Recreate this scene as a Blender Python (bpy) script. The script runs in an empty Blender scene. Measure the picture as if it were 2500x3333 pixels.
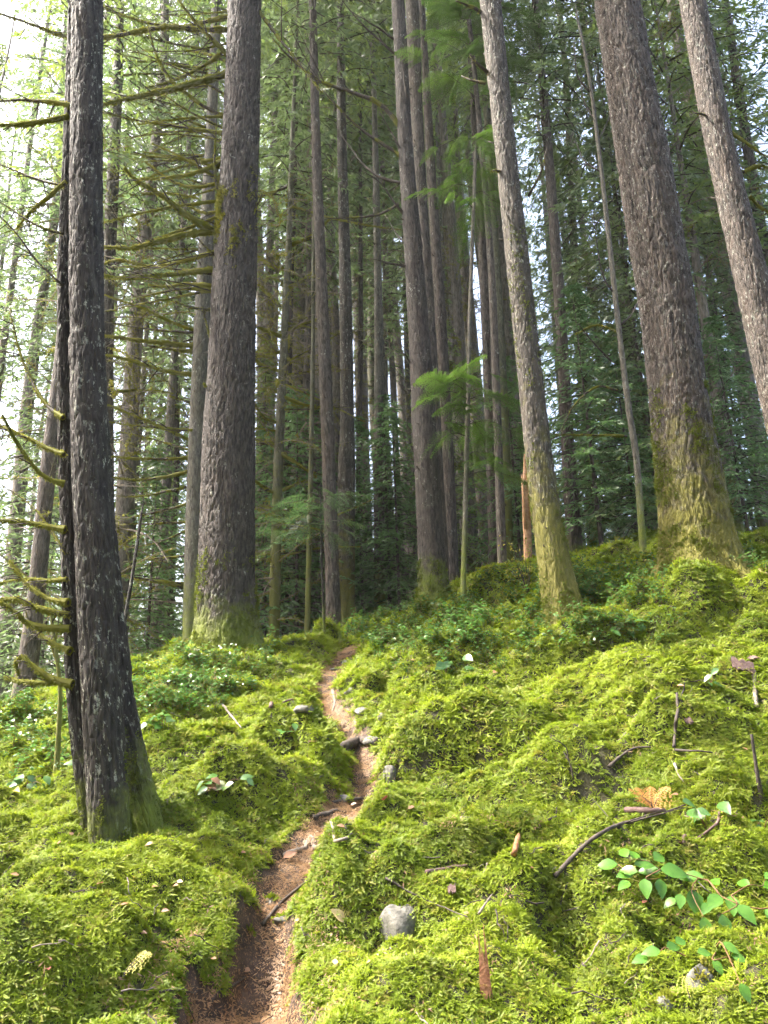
import bpy, math, random
import numpy as np
from mathutils import Matrix, Vector

# ------------------------------------------------------------------ camera, sky, sun, exposure
SC = bpy.context.scene
COL = SC.collection
PITCH, ROLL, LENS, SENS = 16.7, -1.75, 26.0, 34.6
CAM = np.array([0.0, 0.0, 1.6])
cd = bpy.data.cameras.new('camera'); cam = bpy.data.objects.new('camera', cd); COL.objects.link(cam)
cd.sensor_fit = 'VERTICAL'; cd.sensor_height = SENS; cd.sensor_width = SENS; cd.lens = LENS
cd.clip_start = 0.05; cd.clip_end = 2000
RM = Matrix.Rotation(math.radians(90 + PITCH), 4, 'X') @ Matrix.Rotation(math.radians(ROLL), 4, 'Z')
cam.matrix_world = Matrix.Translation(Vector(CAM)) @ RM
SC.camera = cam

SUN_EL, SUN_AZ = 54.0, -84.0          # azimuth measured from the view direction, negative = left
w = bpy.data.worlds.new('World'); SC.world = w; w.use_nodes = True
wn = w.node_tree; wn.nodes.clear()
wo = wn.nodes.new('ShaderNodeOutputWorld'); wb = wn.nodes.new('ShaderNodeBackground'); ws = wn.nodes.new('ShaderNodeTexSky')
ws.sky_type = 'NISHITA'; ws.sun_disc = False
ws.sun_elevation = math.radians(SUN_EL); ws.sun_rotation = math.radians(SUN_AZ)
ws.air_density = 1.0; ws.dust_density = 7.0; ws.ozone_density = 0.3
wb.inputs['Strength'].default_value = 0.15
wn.links.new(ws.outputs[0], wb.inputs[0]); wn.links.new(wb.outputs[0], wo.inputs[0])

sd = bpy.data.lights.new('sun', 'SUN'); sun = bpy.data.objects.new('sun', sd); COL.objects.link(sun)
sd.energy = 3.3; sd.angle = math.radians(7.0); sd.color = (1.0, 0.95, 0.86)
a_, e_ = math.radians(SUN_AZ), math.radians(SUN_EL)
sdir = Vector((math.sin(a_) * math.cos(e_), math.cos(a_) * math.cos(e_), math.sin(e_)))
sun.rotation_euler = sdir.to_track_quat('Z', 'Y').to_euler()

SC.view_settings.view_transform = 'Standard'; SC.view_settings.look = 'None'
SC.view_settings.exposure = 2.45; SC.view_settings.gamma = 1.0; SC.view_settings.use_curve_mapping = False
cy = SC.cycles
cy.max_bounces = 5; cy.diffuse_bounces = 3; cy.glossy_bounces = 2; cy.transmission_bounces = 4
cy.transparent_max_bounces = 8; cy.caustics_reflective = False; cy.caustics_refractive = False
cy.use_denoising = True; cy.use_adaptive_sampling = True; cy.adaptive_threshold = 0.05; cy.adaptive_min_samples = 16; cy.sample_clamp_indirect = 4.0
SC.render.engine = 'CYCLES'

# ------------------------------------------------------------------ helpers: pixels, noise, meshes
FPX = LENS / SENS * 3333.0
R3 = np.array(RM.to_3x3())
FWD = R3 @ np.array([0, 0, -1.0])

def ray(px, py):
    return R3 @ np.array([(px - 1250) / FPX, -(py - 1666.5) / FPX, -1.0])

def at(px, py, Y):
    """the point seen at photo pixel (px,py) that stands Y metres ahead"""
    d = ray(px, py)
    return CAM + d * ((Y - CAM[1]) / d[1])

def size(wpx, p):
    return wpx * float(np.dot(np.asarray(p) - CAM, FWD)) / FPX

def _h(ix, iy, iz, seed):
    n = (ix.astype(np.int64) * 374761393 + iy.astype(np.int64) * 668265263 + iz.astype(np.int64) * 2147483647 + seed * 1274126177) & 0xffffffff
    n = ((n ^ (n >> 13)) * 1274126177) & 0xffffffff
    n = n ^ (n >> 16)
    n = (n * 2246822519) & 0xffffffff
    return ((n ^ (n >> 15)) & 0xffff) / 32767.5 - 1.0

def vn(x, y, z=0.0, seed=0):
    x = np.asarray(x, float); y = np.asarray(y, float); z = np.zeros_like(x) + z
    i, j, k = np.floor(x), np.floor(y), np.floor(z)
    u, v, t = x - i, y - j, z - k
    u = u * u * (3 - 2 * u); v = v * v * (3 - 2 * v); t = t * t * (3 - 2 * t)
    r = 0
    for a in (0, 1):
        for b in (0, 1):
            for c in (0, 1):
                r = r + _h(i + a, j + b, k + c, seed) * (u if a else 1 - u) * (v if b else 1 - v) * (t if c else 1 - t)
    return r

def sstep(a, b, x):
    t = np.clip((x - a) / (b - a), 0, 1)
    return t * t * (3 - 2 * t)

class MB:
    """collects pieces, links them as ONE mesh object"""
    def __init__(s):
        s.V = []; s.F = []; s.M = []; s.T = []; s.n = 0
    def add(s, V, F, mi=0, tc=None):
        V = np.asarray(V, float); F = np.asarray(F, int)
        s.V.append(V); s.F.append(F + s.n); s.M.append(np.full(len(F), mi)); s.n += len(V)
        s.T.append(V if tc is None else tc)
        return s
    def mesh(s, name, mats, origin=(0, 0, 0), smooth=True, tc=False):
        me = bpy.data.meshes.new(name)
        V = np.concatenate(s.V) - np.asarray(origin, float)
        cnt = np.concatenate([np.full(len(f), f.shape[1]) for f in s.F])
        lv = np.concatenate([f.ravel() for f in s.F])
        me.vertices.add(len(V)); me.vertices.foreach_set('co', V.ravel().astype(np.float32))
        me.loops.add(len(lv)); me.loops.foreach_set('vertex_index', lv.astype(np.int32))
        me.polygons.add(len(cnt))
        st = np.concatenate([[0], np.cumsum(cnt)[:-1]])
        me.polygons.foreach_set('loop_start', st.astype(np.int32))
        me.polygons.foreach_set('material_index', np.concatenate(s.M).astype(np.int32))
        me.polygons.foreach_set('use_smooth', np.full(len(cnt), smooth))
        for m in mats: me.materials.append(m)
        if tc:
            at_ = me.attributes.new('tc', 'FLOAT_VECTOR', 'POINT')
            at_.data.foreach_set('vector', np.concatenate(s.T).astype(np.float32).ravel())
        me.update(calc_edges=True)
        return me
    def build(s, name, mats, parent=None, origin=(0, 0, 0), smooth=True, tc=False, kind=None):
        return put(name, s.mesh(name, mats, origin, smooth, tc), parent, kind=kind, loc=None if parent else origin)

def put(name, me, parent=None, loc=None, rot=None, scale=None, kind=None):
    o = bpy.data.objects.new(name, me); COL.objects.link(o)
    if parent: o.parent = parent
    if loc is not None: o.location = [float(c) for c in loc]
    if rot is not None: o.rotation_euler = rot
    if scale is not None: o.scale = (scale,) * 3 if np.isscalar(scale) else scale
    if kind: o['kind'] = kind
    return o

def tag(o, label, cat=None, group=None, kind=None):
    o['label'] = label
    if cat: o['category'] = cat
    if group: o['group'] = group
    if kind: o['kind'] = kind
    return o

def empty(name, loc, label=None, cat=None, group=None):
    o = bpy.data.objects.new(name, None); COL.objects.link(o)
    o.location = [float(c) for c in loc]; o.empty_display_size = 0.2
    if label: tag(o, label, cat, group)
    return o

def resample(P, n):
    P = np.asarray(P, float)
    if len(P) > 2:                                   # a smooth curve through the points
        Q = np.vstack([2 * P[0] - P[1], P, 2 * P[-1] - P[-2]]); out = []
        for i in range(1, len(Q) - 2):
            t = np.linspace(0, 1, 12, endpoint=False)[:, None]
            a, b, c, d = Q[i - 1], Q[i], Q[i + 1], Q[i + 2]
            out.append(0.5 * (2 * b + (c - a) * t + (2 * a - 5 * b + 4 * c - d) * t ** 2 + (3 * b - a - 3 * c + d) * t ** 3))
        P = np.vstack(out + [Q[-2][None]])
    s = np.concatenate([[0], np.cumsum(np.linalg.norm(np.diff(P, axis=0), axis=1))])
    u = np.linspace(0, s[-1], n)
    return np.stack([np.interp(u, s, P[:, k]) for k in range(3)], 1)

def tube(P, R, n=6):
    P = np.asarray(P, float); R = np.broadcast_to(np.asarray(R, float), (len(P),))
    T = np.gradient(P, axis=0); T /= np.linalg.norm(T, axis=1)[:, None] + 1e-9
    ref = np.array([0, 0, 1.0]) if abs(T[:, 2].mean()) < 0.8 else np.array([0, 1.0, 0])
    A = np.cross(T, ref); A /= np.linalg.norm(A, axis=1)[:, None] + 1e-9
    B = np.cross(A, T)
    th = np.arange(n) * 2 * math.pi / n
    V = P[:, None] + R[:, None, None] * (np.cos(th)[None, :, None] * A[:, None] + np.sin(th)[None, :, None] * B[:, None])
    k = len(P); i = np.arange(k - 1)[:, None] * n; j = np.arange(n)[None]; j2 = (j + 1) % n
    F = np.stack([i + j, i + j2, i + n + j2, i + n + j], -1).reshape(-1, 4)
    V = np.vstack([V.reshape(-1, 3), P[0], P[-1]])
    return V, F

def add_tube(mb, P, R, n=6, mi=0):
    V, F = tube(P, R, n); mb.add(V, F, mi)
    k = len(P); j = np.arange(n); o = mb.n - len(V)
    c0 = np.stack([np.full(n, k * n), (j + 1) % n, j], 1); c1 = np.stack([np.full(n, k * n + 1), (k - 1) * n + j, (k - 1) * n + (j + 1) % n], 1)
    mb.F.append(np.vstack([c0, c1]) + o); mb.M.append(np.full(2 * n, mi))

def diamonds(mb, B, D, S, mi=0, c=0.4):
    """leaf-shaped quads: base, direction (with length), half width vector"""
    n = len(B)
    V = np.stack([B, B + c * D + S, B + D, B + c * D - S], 1).reshape(-1, 3)
    mb.add(V, np.arange(4 * n).reshape(n, 4), mi)

def unit(v):
    return v / (np.linalg.norm(v, axis=-1, keepdims=True) + 1e-9)

def euler_from(R):
    b = -np.arcsin(np.clip(R[:, 2, 0], -1, 1))
    return np.stack([np.arctan2(R[:, 2, 1], R[:, 2, 2]), b, np.arctan2(R[:, 1, 0], R[:, 0, 0])], 1)

def align(n, rng, spin=None):
    """random rotations that bring +Z to the normals n"""
    n = unit(n); t = rng.uniform(0, 2 * math.pi, len(n)) if spin is None else spin
    ref = np.stack([np.cos(t), np.sin(t), np.zeros_like(t)], 1)
    x = unit(ref - n * (ref * n).sum(1, keepdims=True)); y = np.cross(n, x)
    return euler_from(np.stack([x, y, n], 2))

def scatter(name, protos, P, E, S, rng, label, cat):
    """one object of kind stuff: every point carries a copy of one of the protos"""
    pc = bpy.data.collections.new(name + '_pieces')
    for i, (me) in enumerate(protos):
        o = bpy.data.objects.new('%s_piece_%02d' % (name, i), me); pc.objects.link(o)
    me = bpy.data.meshes.new(name); n = len(P)
    me.vertices.add(n); me.vertices.foreach_set('co', np.asarray(P, np.float32).ravel())
    me.attributes.new('rot', 'FLOAT_VECTOR', 'POINT').data.foreach_set('vector', np.asarray(E, np.float32).ravel())
    me.attributes.new('scl', 'FLOAT', 'POINT').data.foreach_set('value', np.asarray(S, np.float32))
    me.attributes.new('idx', 'INT', 'POINT').data.foreach_set('value', rng.integers(0, len(protos), n).astype(np.int32))
    o = put(name, me); tag(o, label, cat, kind='stuff')
    g = bpy.data.node_groups.new(name, 'GeometryNodeTree')
    g.interface.new_socket('Geometry', in_out='INPUT', socket_type='NodeSocketGeometry')
    g.interface.new_socket('Geometry', in_out='OUTPUT', socket_type='NodeSocketGeometry')
    nd = g.nodes; L = g.links
    gi = nd.new('NodeGroupInput'); go = nd.new('NodeGroupOutput')
    ci = nd.new('GeometryNodeCollectionInfo'); ci.inputs['Collection'].default_value = pc
    ci.inputs['Separate Children'].default_value = True; ci.inputs['Reset Children'].default_value = True
    ip = nd.new('GeometryNodeInstanceOnPoints'); ip.inputs['Pick Instance'].default_value = True
    def na(nm, ty):
        k = nd.new('GeometryNodeInputNamedAttribute'); k.data_type = ty; k.inputs['Name'].default_value = nm; return k.outputs['Attribute']
    er = nd.new('FunctionNodeEulerToRotation')
    L.new(na('rot', 'FLOAT_VECTOR'), er.inputs[0]); L.new(er.outputs[0], ip.inputs['Rotation'])
    L.new(na('scl', 'FLOAT'), ip.inputs['Scale']); L.new(na('idx', 'INT'), ip.inputs['Instance Index'])
    L.new(gi.outputs[0], ip.inputs['Points']); L.new(ci.outputs[0], ip.inputs['Instance']); L.new(ip.outputs[0], go.inputs[0])
    md = o.modifiers.new('scatter', 'NODES'); md.node_group = g
    return o

# ------------------------------------------------------------------ materials
def new_mat(name):
    m = bpy.data.materials.new(name); m.use_nodes = True; nt = m.node_tree; nt.nodes.clear()
    out = nt.nodes.new('ShaderNodeOutputMaterial')
    return m, nt, out

def nd(nt, ty, ins=None, **kw):
    n = nt.nodes.new(ty)
    for k, v in kw.items(): setattr(n, k, v)
    for k, v in (ins or {}).items():
        if isinstance(v, bpy.types.NodeSocket): nt.links.new(v, n.inputs[k])
        else: n.inputs[k].default_value = v
    return n

def noise(nt, vec, scale, detail=4, rough=0.6):
    return nd(nt, 'ShaderNodeTexNoise', {'Vector': vec, 'Scale': scale, 'Detail': detail, 'Roughness': rough}).outputs['Fac']

def ramp(nt, fac, a, b):
    return nd(nt, 'ShaderNodeMapRange', {'Value': fac, 'From Min': a, 'From Max': b, 'To Min': 0.0, 'To Max': 1.0}, clamp=True).outputs['Result']

def mix(nt, fac, a, b):
    n = nt.nodes.new('ShaderNodeMix'); n.data_type = 'RGBA'
    for s, v in ((n.inputs[0], fac), (n.inputs[6], a), (n.inputs[7], b)):
        if isinstance(v, bpy.types.NodeSocket): nt.links.new(v, s)
        else: s.default_value = v if np.isscalar(v) else (*v, 1.0)
    return n.outputs[2]

def math_(nt, op, a, b):
    n = nt.nodes.new('ShaderNodeMath'); n.operation = op
    for s, v in zip(n.inputs, (a, b)):
        if isinstance(v, bpy.types.NodeSocket): nt.links.new(v, s)
        else: s.default_value = v
    return n.outputs[0]

def bark_mat(name, dark, light, warm, moss_h=1.0, moss_amt=0.5, lichen=0.3, scale=1.0, bump=0.6, mossc=(0.10, 0.13, 0.02)):
    m, nt, out = new_mat(name)
    tc = nd(nt, 'ShaderNodeAttribute', attribute_name='tc').outputs['Vector']
    mp = nd(nt, 'ShaderNodeMapping', {'Vector': tc, 'Scale': (scale, scale, scale * 0.22)}).outputs[0]
    n1 = noise(nt, mp, 22, 6, 0.65)
    n2 = noise(nt, mp, 5, 3)
    c = mix(nt, ramp(nt, n1, 0.38, 0.64), dark, light)
    c = mix(nt, math_(nt, 'MULTIPLY', ramp(nt, n2, 0.45, 0.75), 0.7), c, warm)
    n3 = noise(nt, nd(nt, 'ShaderNodeMapping', {'Vector': tc, 'Scale': (1.0, 1.0, 0.45)}).outputs[0], 24, 5, 0.75); n3b = noise(nt, tc, 2.6, 2)
    lf = math_(nt, 'MULTIPLY', ramp(nt, n3, 0.57, 0.63), ramp(nt, n3b, 0.62 - 0.3 * lichen, 0.75 - 0.2 * lichen))
    c = mix(nt, math_(nt, 'MULTIPLY', lf, 0.8), c, (0.36, 0.37, 0.31))
    z = nd(nt, 'ShaderNodeSeparateXYZ', {'Vector': tc}).outputs['Z']
    n4 = noise(nt, tc, 4.5, 4, 0.65)
    hm = ramp(nt, z, moss_h, 0.0)
    mf = ramp(nt, math_(nt, 'ADD', math_(nt, 'MULTIPLY', hm, 0.33), math_(nt, 'MULTIPLY', n4, moss_amt)), 0.36, 0.52)
    mc = mix(nt, noise(nt, tc, 40, 3), mossc, (mossc[0] * 1.9, mossc[1] * 1.7, mossc[2] * 1.4))
    c = mix(nt, mf, c, mc)
    vor = nd(nt, 'ShaderNodeTexVoronoi', {'Vector': mp, 'Scale': 26.0}, feature='DISTANCE_TO_EDGE').outputs['Distance']
    hgt = math_(nt, 'ADD', math_(nt, 'MULTIPLY', n1, 1.2), math_(nt, 'MULTIPLY', ramp(nt, vor, 0.0, 0.2), 0.5))
    bp = nd(nt, 'ShaderNodeBump', {'Height': hgt, 'Strength': bump, 'Distance': 0.03})
    bs = nd(nt, 'ShaderNodeBsdfPrincipled', {'Base Color': c, 'Roughness': 0.8, 'Normal': bp.outputs[0]})
    bs.inputs['Specular IOR Level'].default_value = 0.35
    nt.links.new(bs.outputs[0], out.inputs[0])
    return m

def leaf_mat(name, ca, cb, trans=0.45, gloss=0.06, rough=0.4, scale=0.5, tint=None, patch=None):
    m, nt, out = new_mat(name)
    geo = nd(nt, 'ShaderNodeNewGeometry'); oi = nd(nt, 'ShaderNodeObjectInfo')
    n = noise(nt, geo.outputs['Position'], scale, 3)
    f = math_(nt, 'ADD', math_(nt, 'MULTIPLY', ramp(nt, n, 0.3, 0.7), 0.65), math_(nt, 'MULTIPLY', oi.outputs['Random'], 0.35))
    c = mix(nt, f, ca, cb)
    if tint:
        c = mix(nt, math_(nt, 'MULTIPLY', ramp(nt, oi.outputs['Random'], 0.82, 1.0), 0.8), c, tint)
    if patch:
        c = mix(nt, math_(nt, 'MULTIPLY', ramp(nt, noise(nt, geo.outputs['Position'], 1.7, 5, 0.7), 0.54, 0.68), 0.5), c, patch)
    d = nd(nt, 'ShaderNodeBsdfDiffuse', {'Color': c})
    t = nd(nt, 'ShaderNodeBsdfTranslucent', {'Color': c})
    a = nd(nt, 'ShaderNodeMixShader', {'Fac': trans, 1: d.outputs[0], 2: t.outputs[0]})
    g = nd(nt, 'ShaderNodeBsdfGlossy', {'Color': (1, 1, 1, 1), 'Roughness': rough})
    b = nd(nt, 'ShaderNodeMixShader', {'Fac': gloss, 1: a.outputs[0], 2: g.outputs[0]})
    nt.links.new(b.outputs[0], out.inputs[0])
    return m

def plain(name, ca, cb, scale=12.0, rough=0.8, bump=0.3, spec=0.3, dist=0.01):
    m, nt, out = new_mat(name)
    co = nd(nt, 'ShaderNodeNewGeometry').outputs['Position']
    n = noise(nt, co, scale, 5, 0.65)
    c = mix(nt, ramp(nt, n, 0.32, 0.68), ca, cb)
    bp = nd(nt, 'ShaderNodeBump', {'Height': noise(nt, co, scale * 3, 4), 'Strength': bump, 'Distance': dist})
    bs = nd(nt, 'ShaderNodeBsdfPrincipled', {'Base Color': c, 'Roughness': rough, 'Normal': bp.outputs[0]})
    bs.inputs['Specular IOR Level'].default_value = spec
    nt.links.new(bs.outputs[0], out.inputs[0])
    return m

M = {}
M['moss'] = leaf_mat('moss', (0.115, 0.18, 0.012), (0.295, 0.37, 0.02), 0.45, 0.015, 0.5, 1.1, tint=(0.24, 0.19, 0.045), patch=(0.105, 0.125, 0.02))
M['moss_dark'] = leaf_mat('moss_on_bark', (0.07, 0.10, 0.014), (0.18, 0.21, 0.03), 0.35, 0.01, 0.5, 6.0)
M['moss_branch'] = leaf_mat('moss_on_branch', (0.13, 0.145, 0.02), (0.25, 0.24, 0.04), 0.4, 0.01, 0.5, 3.0)
M['hemlock'] = leaf_mat('hemlock_needles', (0.10, 0.16, 0.035), (0.20, 0.265, 0.055), 0.6, 0.05, 0.45, 0.35)
M['fir'] = leaf_mat('fir_needles', (0.10, 0.165, 0.06), (0.19, 0.26, 0.09), 0.6, 0.06, 0.4, 0.35)
M['cedar'] = leaf_mat('cedar_scales', (0.05, 0.11, 0.015), (0.11, 0.19, 0.025), 0.5, 0.04, 0.4, 1.5)
M['young'] = leaf_mat('young_hemlock_needles', (0.085, 0.18, 0.05), (0.15, 0.26, 0.075), 0.55, 0.05, 0.4, 1.5)
M['salal'] = leaf_mat('salal_leaf', (0.05, 0.12, 0.025), (0.10, 0.22, 0.04), 0.4, 0.05, 0.3, 6.0, tint=(0.12, 0.13, 0.03))
M['salal_fresh'] = leaf_mat('salal_fresh_leaf', (0.06, 0.16, 0.02), (0.125, 0.27, 0.035), 0.4, 0.03, 0.25, 9.0)
M['maple'] = leaf_mat('yellow_leaf', (0.28, 0.26, 0.03), (0.36, 0.33, 0.05), 0.5, 0.03, 0.4, 4.0)
M['dead_leaf'] = leaf_mat('dead_leaf', (0.22, 0.10, 0.05), (0.34, 0.20, 0.11), 0.2, 0.04, 0.5, 9.0, tint=(0.17, 0.03, 0.02))
M['dead_needle'] = leaf_mat('dead_needle', (0.24, 0.14, 0.07), (0.38, 0.24, 0.12), 0.3, 0.03, 0.5, 9.0, tint=(0.14, 0.06, 0.03))
M['orange'] = leaf_mat('dead_cedar_frond', (0.42, 0.20, 0.05), (0.52, 0.28, 0.09), 0.3, 0.02, 0.5, 9.0)
M['pale_leaf'] = leaf_mat('pale_leaf', (0.60, 0.45, 0.20), (0.66, 0.52, 0.28), 0.3, 0.03, 0.5, 20.0)
M['sprig'] = leaf_mat('yellow_sprig', (0.40, 0.38, 0.06), (0.50, 0.45, 0.10), 0.3, 0.02, 0.5, 9.0)
M['twig'] = plain('twig_bark', (0.035, 0.026, 0.022), (0.085, 0.068, 0.055), 30, 0.75, 0.4)
M['twig_pale'] = plain('dead_wood_pale', (0.13, 0.105, 0.085), (0.25, 0.21, 0.17), 30, 0.75, 0.4)
M['snag'] = plain('snag_wood', (0.26, 0.13, 0.06), (0.45, 0.27, 0.15), 14, 0.75, 0.6)
M['rotten'] = plain('rotten_wood', (0.16, 0.055, 0.025), (0.36, 0.18, 0.09), 25, 0.8, 0.7)
M['rock'] = plain('grey_rock', (0.06, 0.058, 0.05), (0.20, 0.19, 0.165), 18, 0.75, 0.7)
M['stem'] = plain('salal_stem', (0.10, 0.045, 0.02), (0.20, 0.12, 0.05), 30, 0.6, 0.2)
M['bark_scrap'] = plain('bark_scrap', (0.09, 0.055, 0.05), (0.17, 0.11, 0.095), 20, 0.8, 0.7)

B_DK, B_LT, B_WM = (0.045, 0.036, 0.032), (0.17, 0.14, 0.125), (0.13, 0.085, 0.062)
M['bark_wet'] = bark_mat('bark_wet', (0.012, 0.010, 0.009), (0.052, 0.044, 0.039), (0.036, 0.026, 0.021), 1.3, 0.40, 1.0, 1.2, 0.7)
M['bark_big'] = bark_mat('bark_big', (0.016, 0.013, 0.011), (0.08, 0.066, 0.056), (0.052, 0.037, 0.029), 1.6, 0.42, 0.4, 1.3, 0.8)
M['bark_warm'] = bark_mat('bark_warm', (0.02, 0.0155, 0.013), (0.115, 0.095, 0.08), (0.074, 0.05, 0.037), 3.6, 0.50, 0.9, 1.3, 0.8, (0.10, 0.10, 0.02))
M['bark_mossy'] = bark_mat('bark_mossy', (0.024, 0.02, 0.0165), (0.10, 0.085, 0.07), (0.07, 0.055, 0.036), 4.0, 0.54, 1.0, 0.9, 0.7, (0.09, 0.09, 0.02))
M['bark_grey'] = bark_mat('bark_grey', (0.055, 0.05, 0.042), (0.17, 0.155, 0.125), (0.12, 0.105, 0.07), 3.0, 0.42, 0.6, 1.4, 0.4)
M['bark_brown'] = bark_mat('bark_brown', (0.03, 0.024, 0.02), (0.135, 0.112, 0.094), (0.085, 0.06, 0.046), 1.0, 0.36, 0.4, 1.2, 0.6)
M['bark_green'] = bark_mat('bark_green', (0.06, 0.058, 0.038), (0.16, 0.15, 0.10), (0.11, 0.11, 0.05), 7.0, 0.52, 0.5, 1.4, 0.4, (0.09, 0.10, 0.025))
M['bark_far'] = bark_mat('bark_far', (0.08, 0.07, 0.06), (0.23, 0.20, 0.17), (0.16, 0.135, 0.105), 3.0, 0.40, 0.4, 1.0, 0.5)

def soil_mat():
    m, nt, out = new_mat('soil_under_moss')
    co = nd(nt, 'ShaderNodeNewGeometry').outputs['Position']
    c = mix(nt, ramp(nt, noise(nt, co, 9, 5), 0.35, 0.65), (0.022, 0.020, 0.009), (0.06, 0.055, 0.018))
    far = mix(nt, ramp(nt, noise(nt, co, 1.2, 4), 0.4, 0.6), (0.05, 0.06, 0.02), (0.10, 0.085, 0.05))
    y = nd(nt, 'ShaderNodeSeparateXYZ', {'Vector': co}).outputs['Y']
    c = mix(nt, ramp(nt, y, 14.0, 20.0), c, far)
    bp = nd(nt, 'ShaderNodeBump', {'Height': noise(nt, co, 40, 5), 'Strength': 0.8, 'Distance': 0.03})
    bs = nd(nt, 'ShaderNodeBsdfPrincipled', {'Base Color': c, 'Roughness': 0.9, 'Normal': bp.outputs[0]})
    nt.links.new(bs.outputs[0], out.inputs[0]); return m
M['soil'] = soil_mat()

def path_mat():
    m, nt, out = new_mat('path_earth')
    co = nd(nt, 'ShaderNodeNewGeometry').outputs['Position']
    c = mix(nt, ramp(nt, noise(nt, co, 7, 5), 0.35, 0.65), (0.026, 0.0165, 0.0115), (0.08, 0.05, 0.033))
    c = mix(nt, ramp(nt, noise(nt, co, 90, 3), 0.55, 0.75), c, (0.26, 0.15, 0.075))
    bp = nd(nt, 'ShaderNodeBump', {'Height': noise(nt, co, 60, 5), 'Strength': 0.7, 'Distance': 0.02})
    bs = nd(nt, 'ShaderNodeBsdfPrincipled', {'Base Color': c, 'Roughness': 0.85, 'Normal': bp.outputs[0]})
    nt.links.new(bs.outputs[0], out.inputs[0]); return m
M['path'] = path_mat()

# ------------------------------------------------------------------ the ground
CP = [(0, 3333, 3.9), (625, 3333, 4.15), (1250, 3333, 4.0), (1875, 3333, 3.85), (2500, 3333, 3.7),
      (0, 3000, 4.9), (500, 3000, 5.2), (1000, 3000, 5.15), (1500, 3000, 5.05), (2000, 3000, 4.85), (2500, 3000, 4.6),
      (0, 2720, 6.4), (360, 2800, 6.2), (900, 2760, 6.5), (1500, 2700, 6.6), (2000, 2700, 6.2), (2500, 2700, 5.8),
      (0, 2540, 8.3), (480, 2640, 6.9), (600, 2450, 8.3), (1180, 2470, 8.6), (1600, 2400, 8.6), (2100, 2400, 7.9), (2500, 2400, 7.3),
      (300, 2290, 10.4), (700, 2220, 11.0), (1080, 2220, 11.0), (1500, 2200, 10.3), (2000, 2150, 9.7), (2500, 2100, 9.2),
      (740, 2110, 12.5), (1150, 2120, 12.8), (1400, 1990, 13.0), (1835, 1985, 11.2), (2290, 1885, 11.0), (2520, 1840, 11.2),
      (60, 2345, 14.0), (420, 2200, 14.0), (620, 2150, 15.0), (1080, 2110, 16.0), (1235, 2030, 19.0), (1600, 1900, 18.0), (1900, 1810, 18.0), (2400, 1780, 18.0)]
CPW = [tuple(at(*c)) for c in CP] + [(-40, 40, 0), (0, 45, 6), (40, 45, 11), (0, 110, 8), (-90, 110, 0), (90, 110, 16), (0, -8, -0.9), (0, 0, 0.0),
      (-12, 0, -1.0), (12, 0, 1.8), (-12, 8, 0.7), (13, 9, 3.9), (-40, 0, -3), (40, 0, 8), (0, 30, 5.6), (-15, 25, 1.6), (20, 25, 8.6), (0, -60, -3), (-200, 200, 0), (200, 200, 22)]
CPW = np.array(CPW, float)
def _tps(r2): return 0.5 * r2 * np.log(r2 + 1e-9)
_n = len(CPW)
_K = _tps(((CPW[:, None, :2] - CPW[None, :, :2]) ** 2).sum(-1)) + np.eye(_n) * 0.03
_Pm = np.hstack([np.ones((_n, 1)), CPW[:, :2]])
_A = np.block([[_K, _Pm], [_Pm.T, np.zeros((3, 3))]])
_W = np.linalg.solve(_A, np.concatenate([CPW[:, 2], np.zeros(3)]))

def base_z(x, y):
    r = _W[_n] + _W[_n + 1] * x + _W[_n + 2] * y
    for i in range(_n):
        r = r + _W[i] * _tps((x - CPW[i, 0]) ** 2 + (y - CPW[i, 1]) ** 2)
    return r

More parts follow.
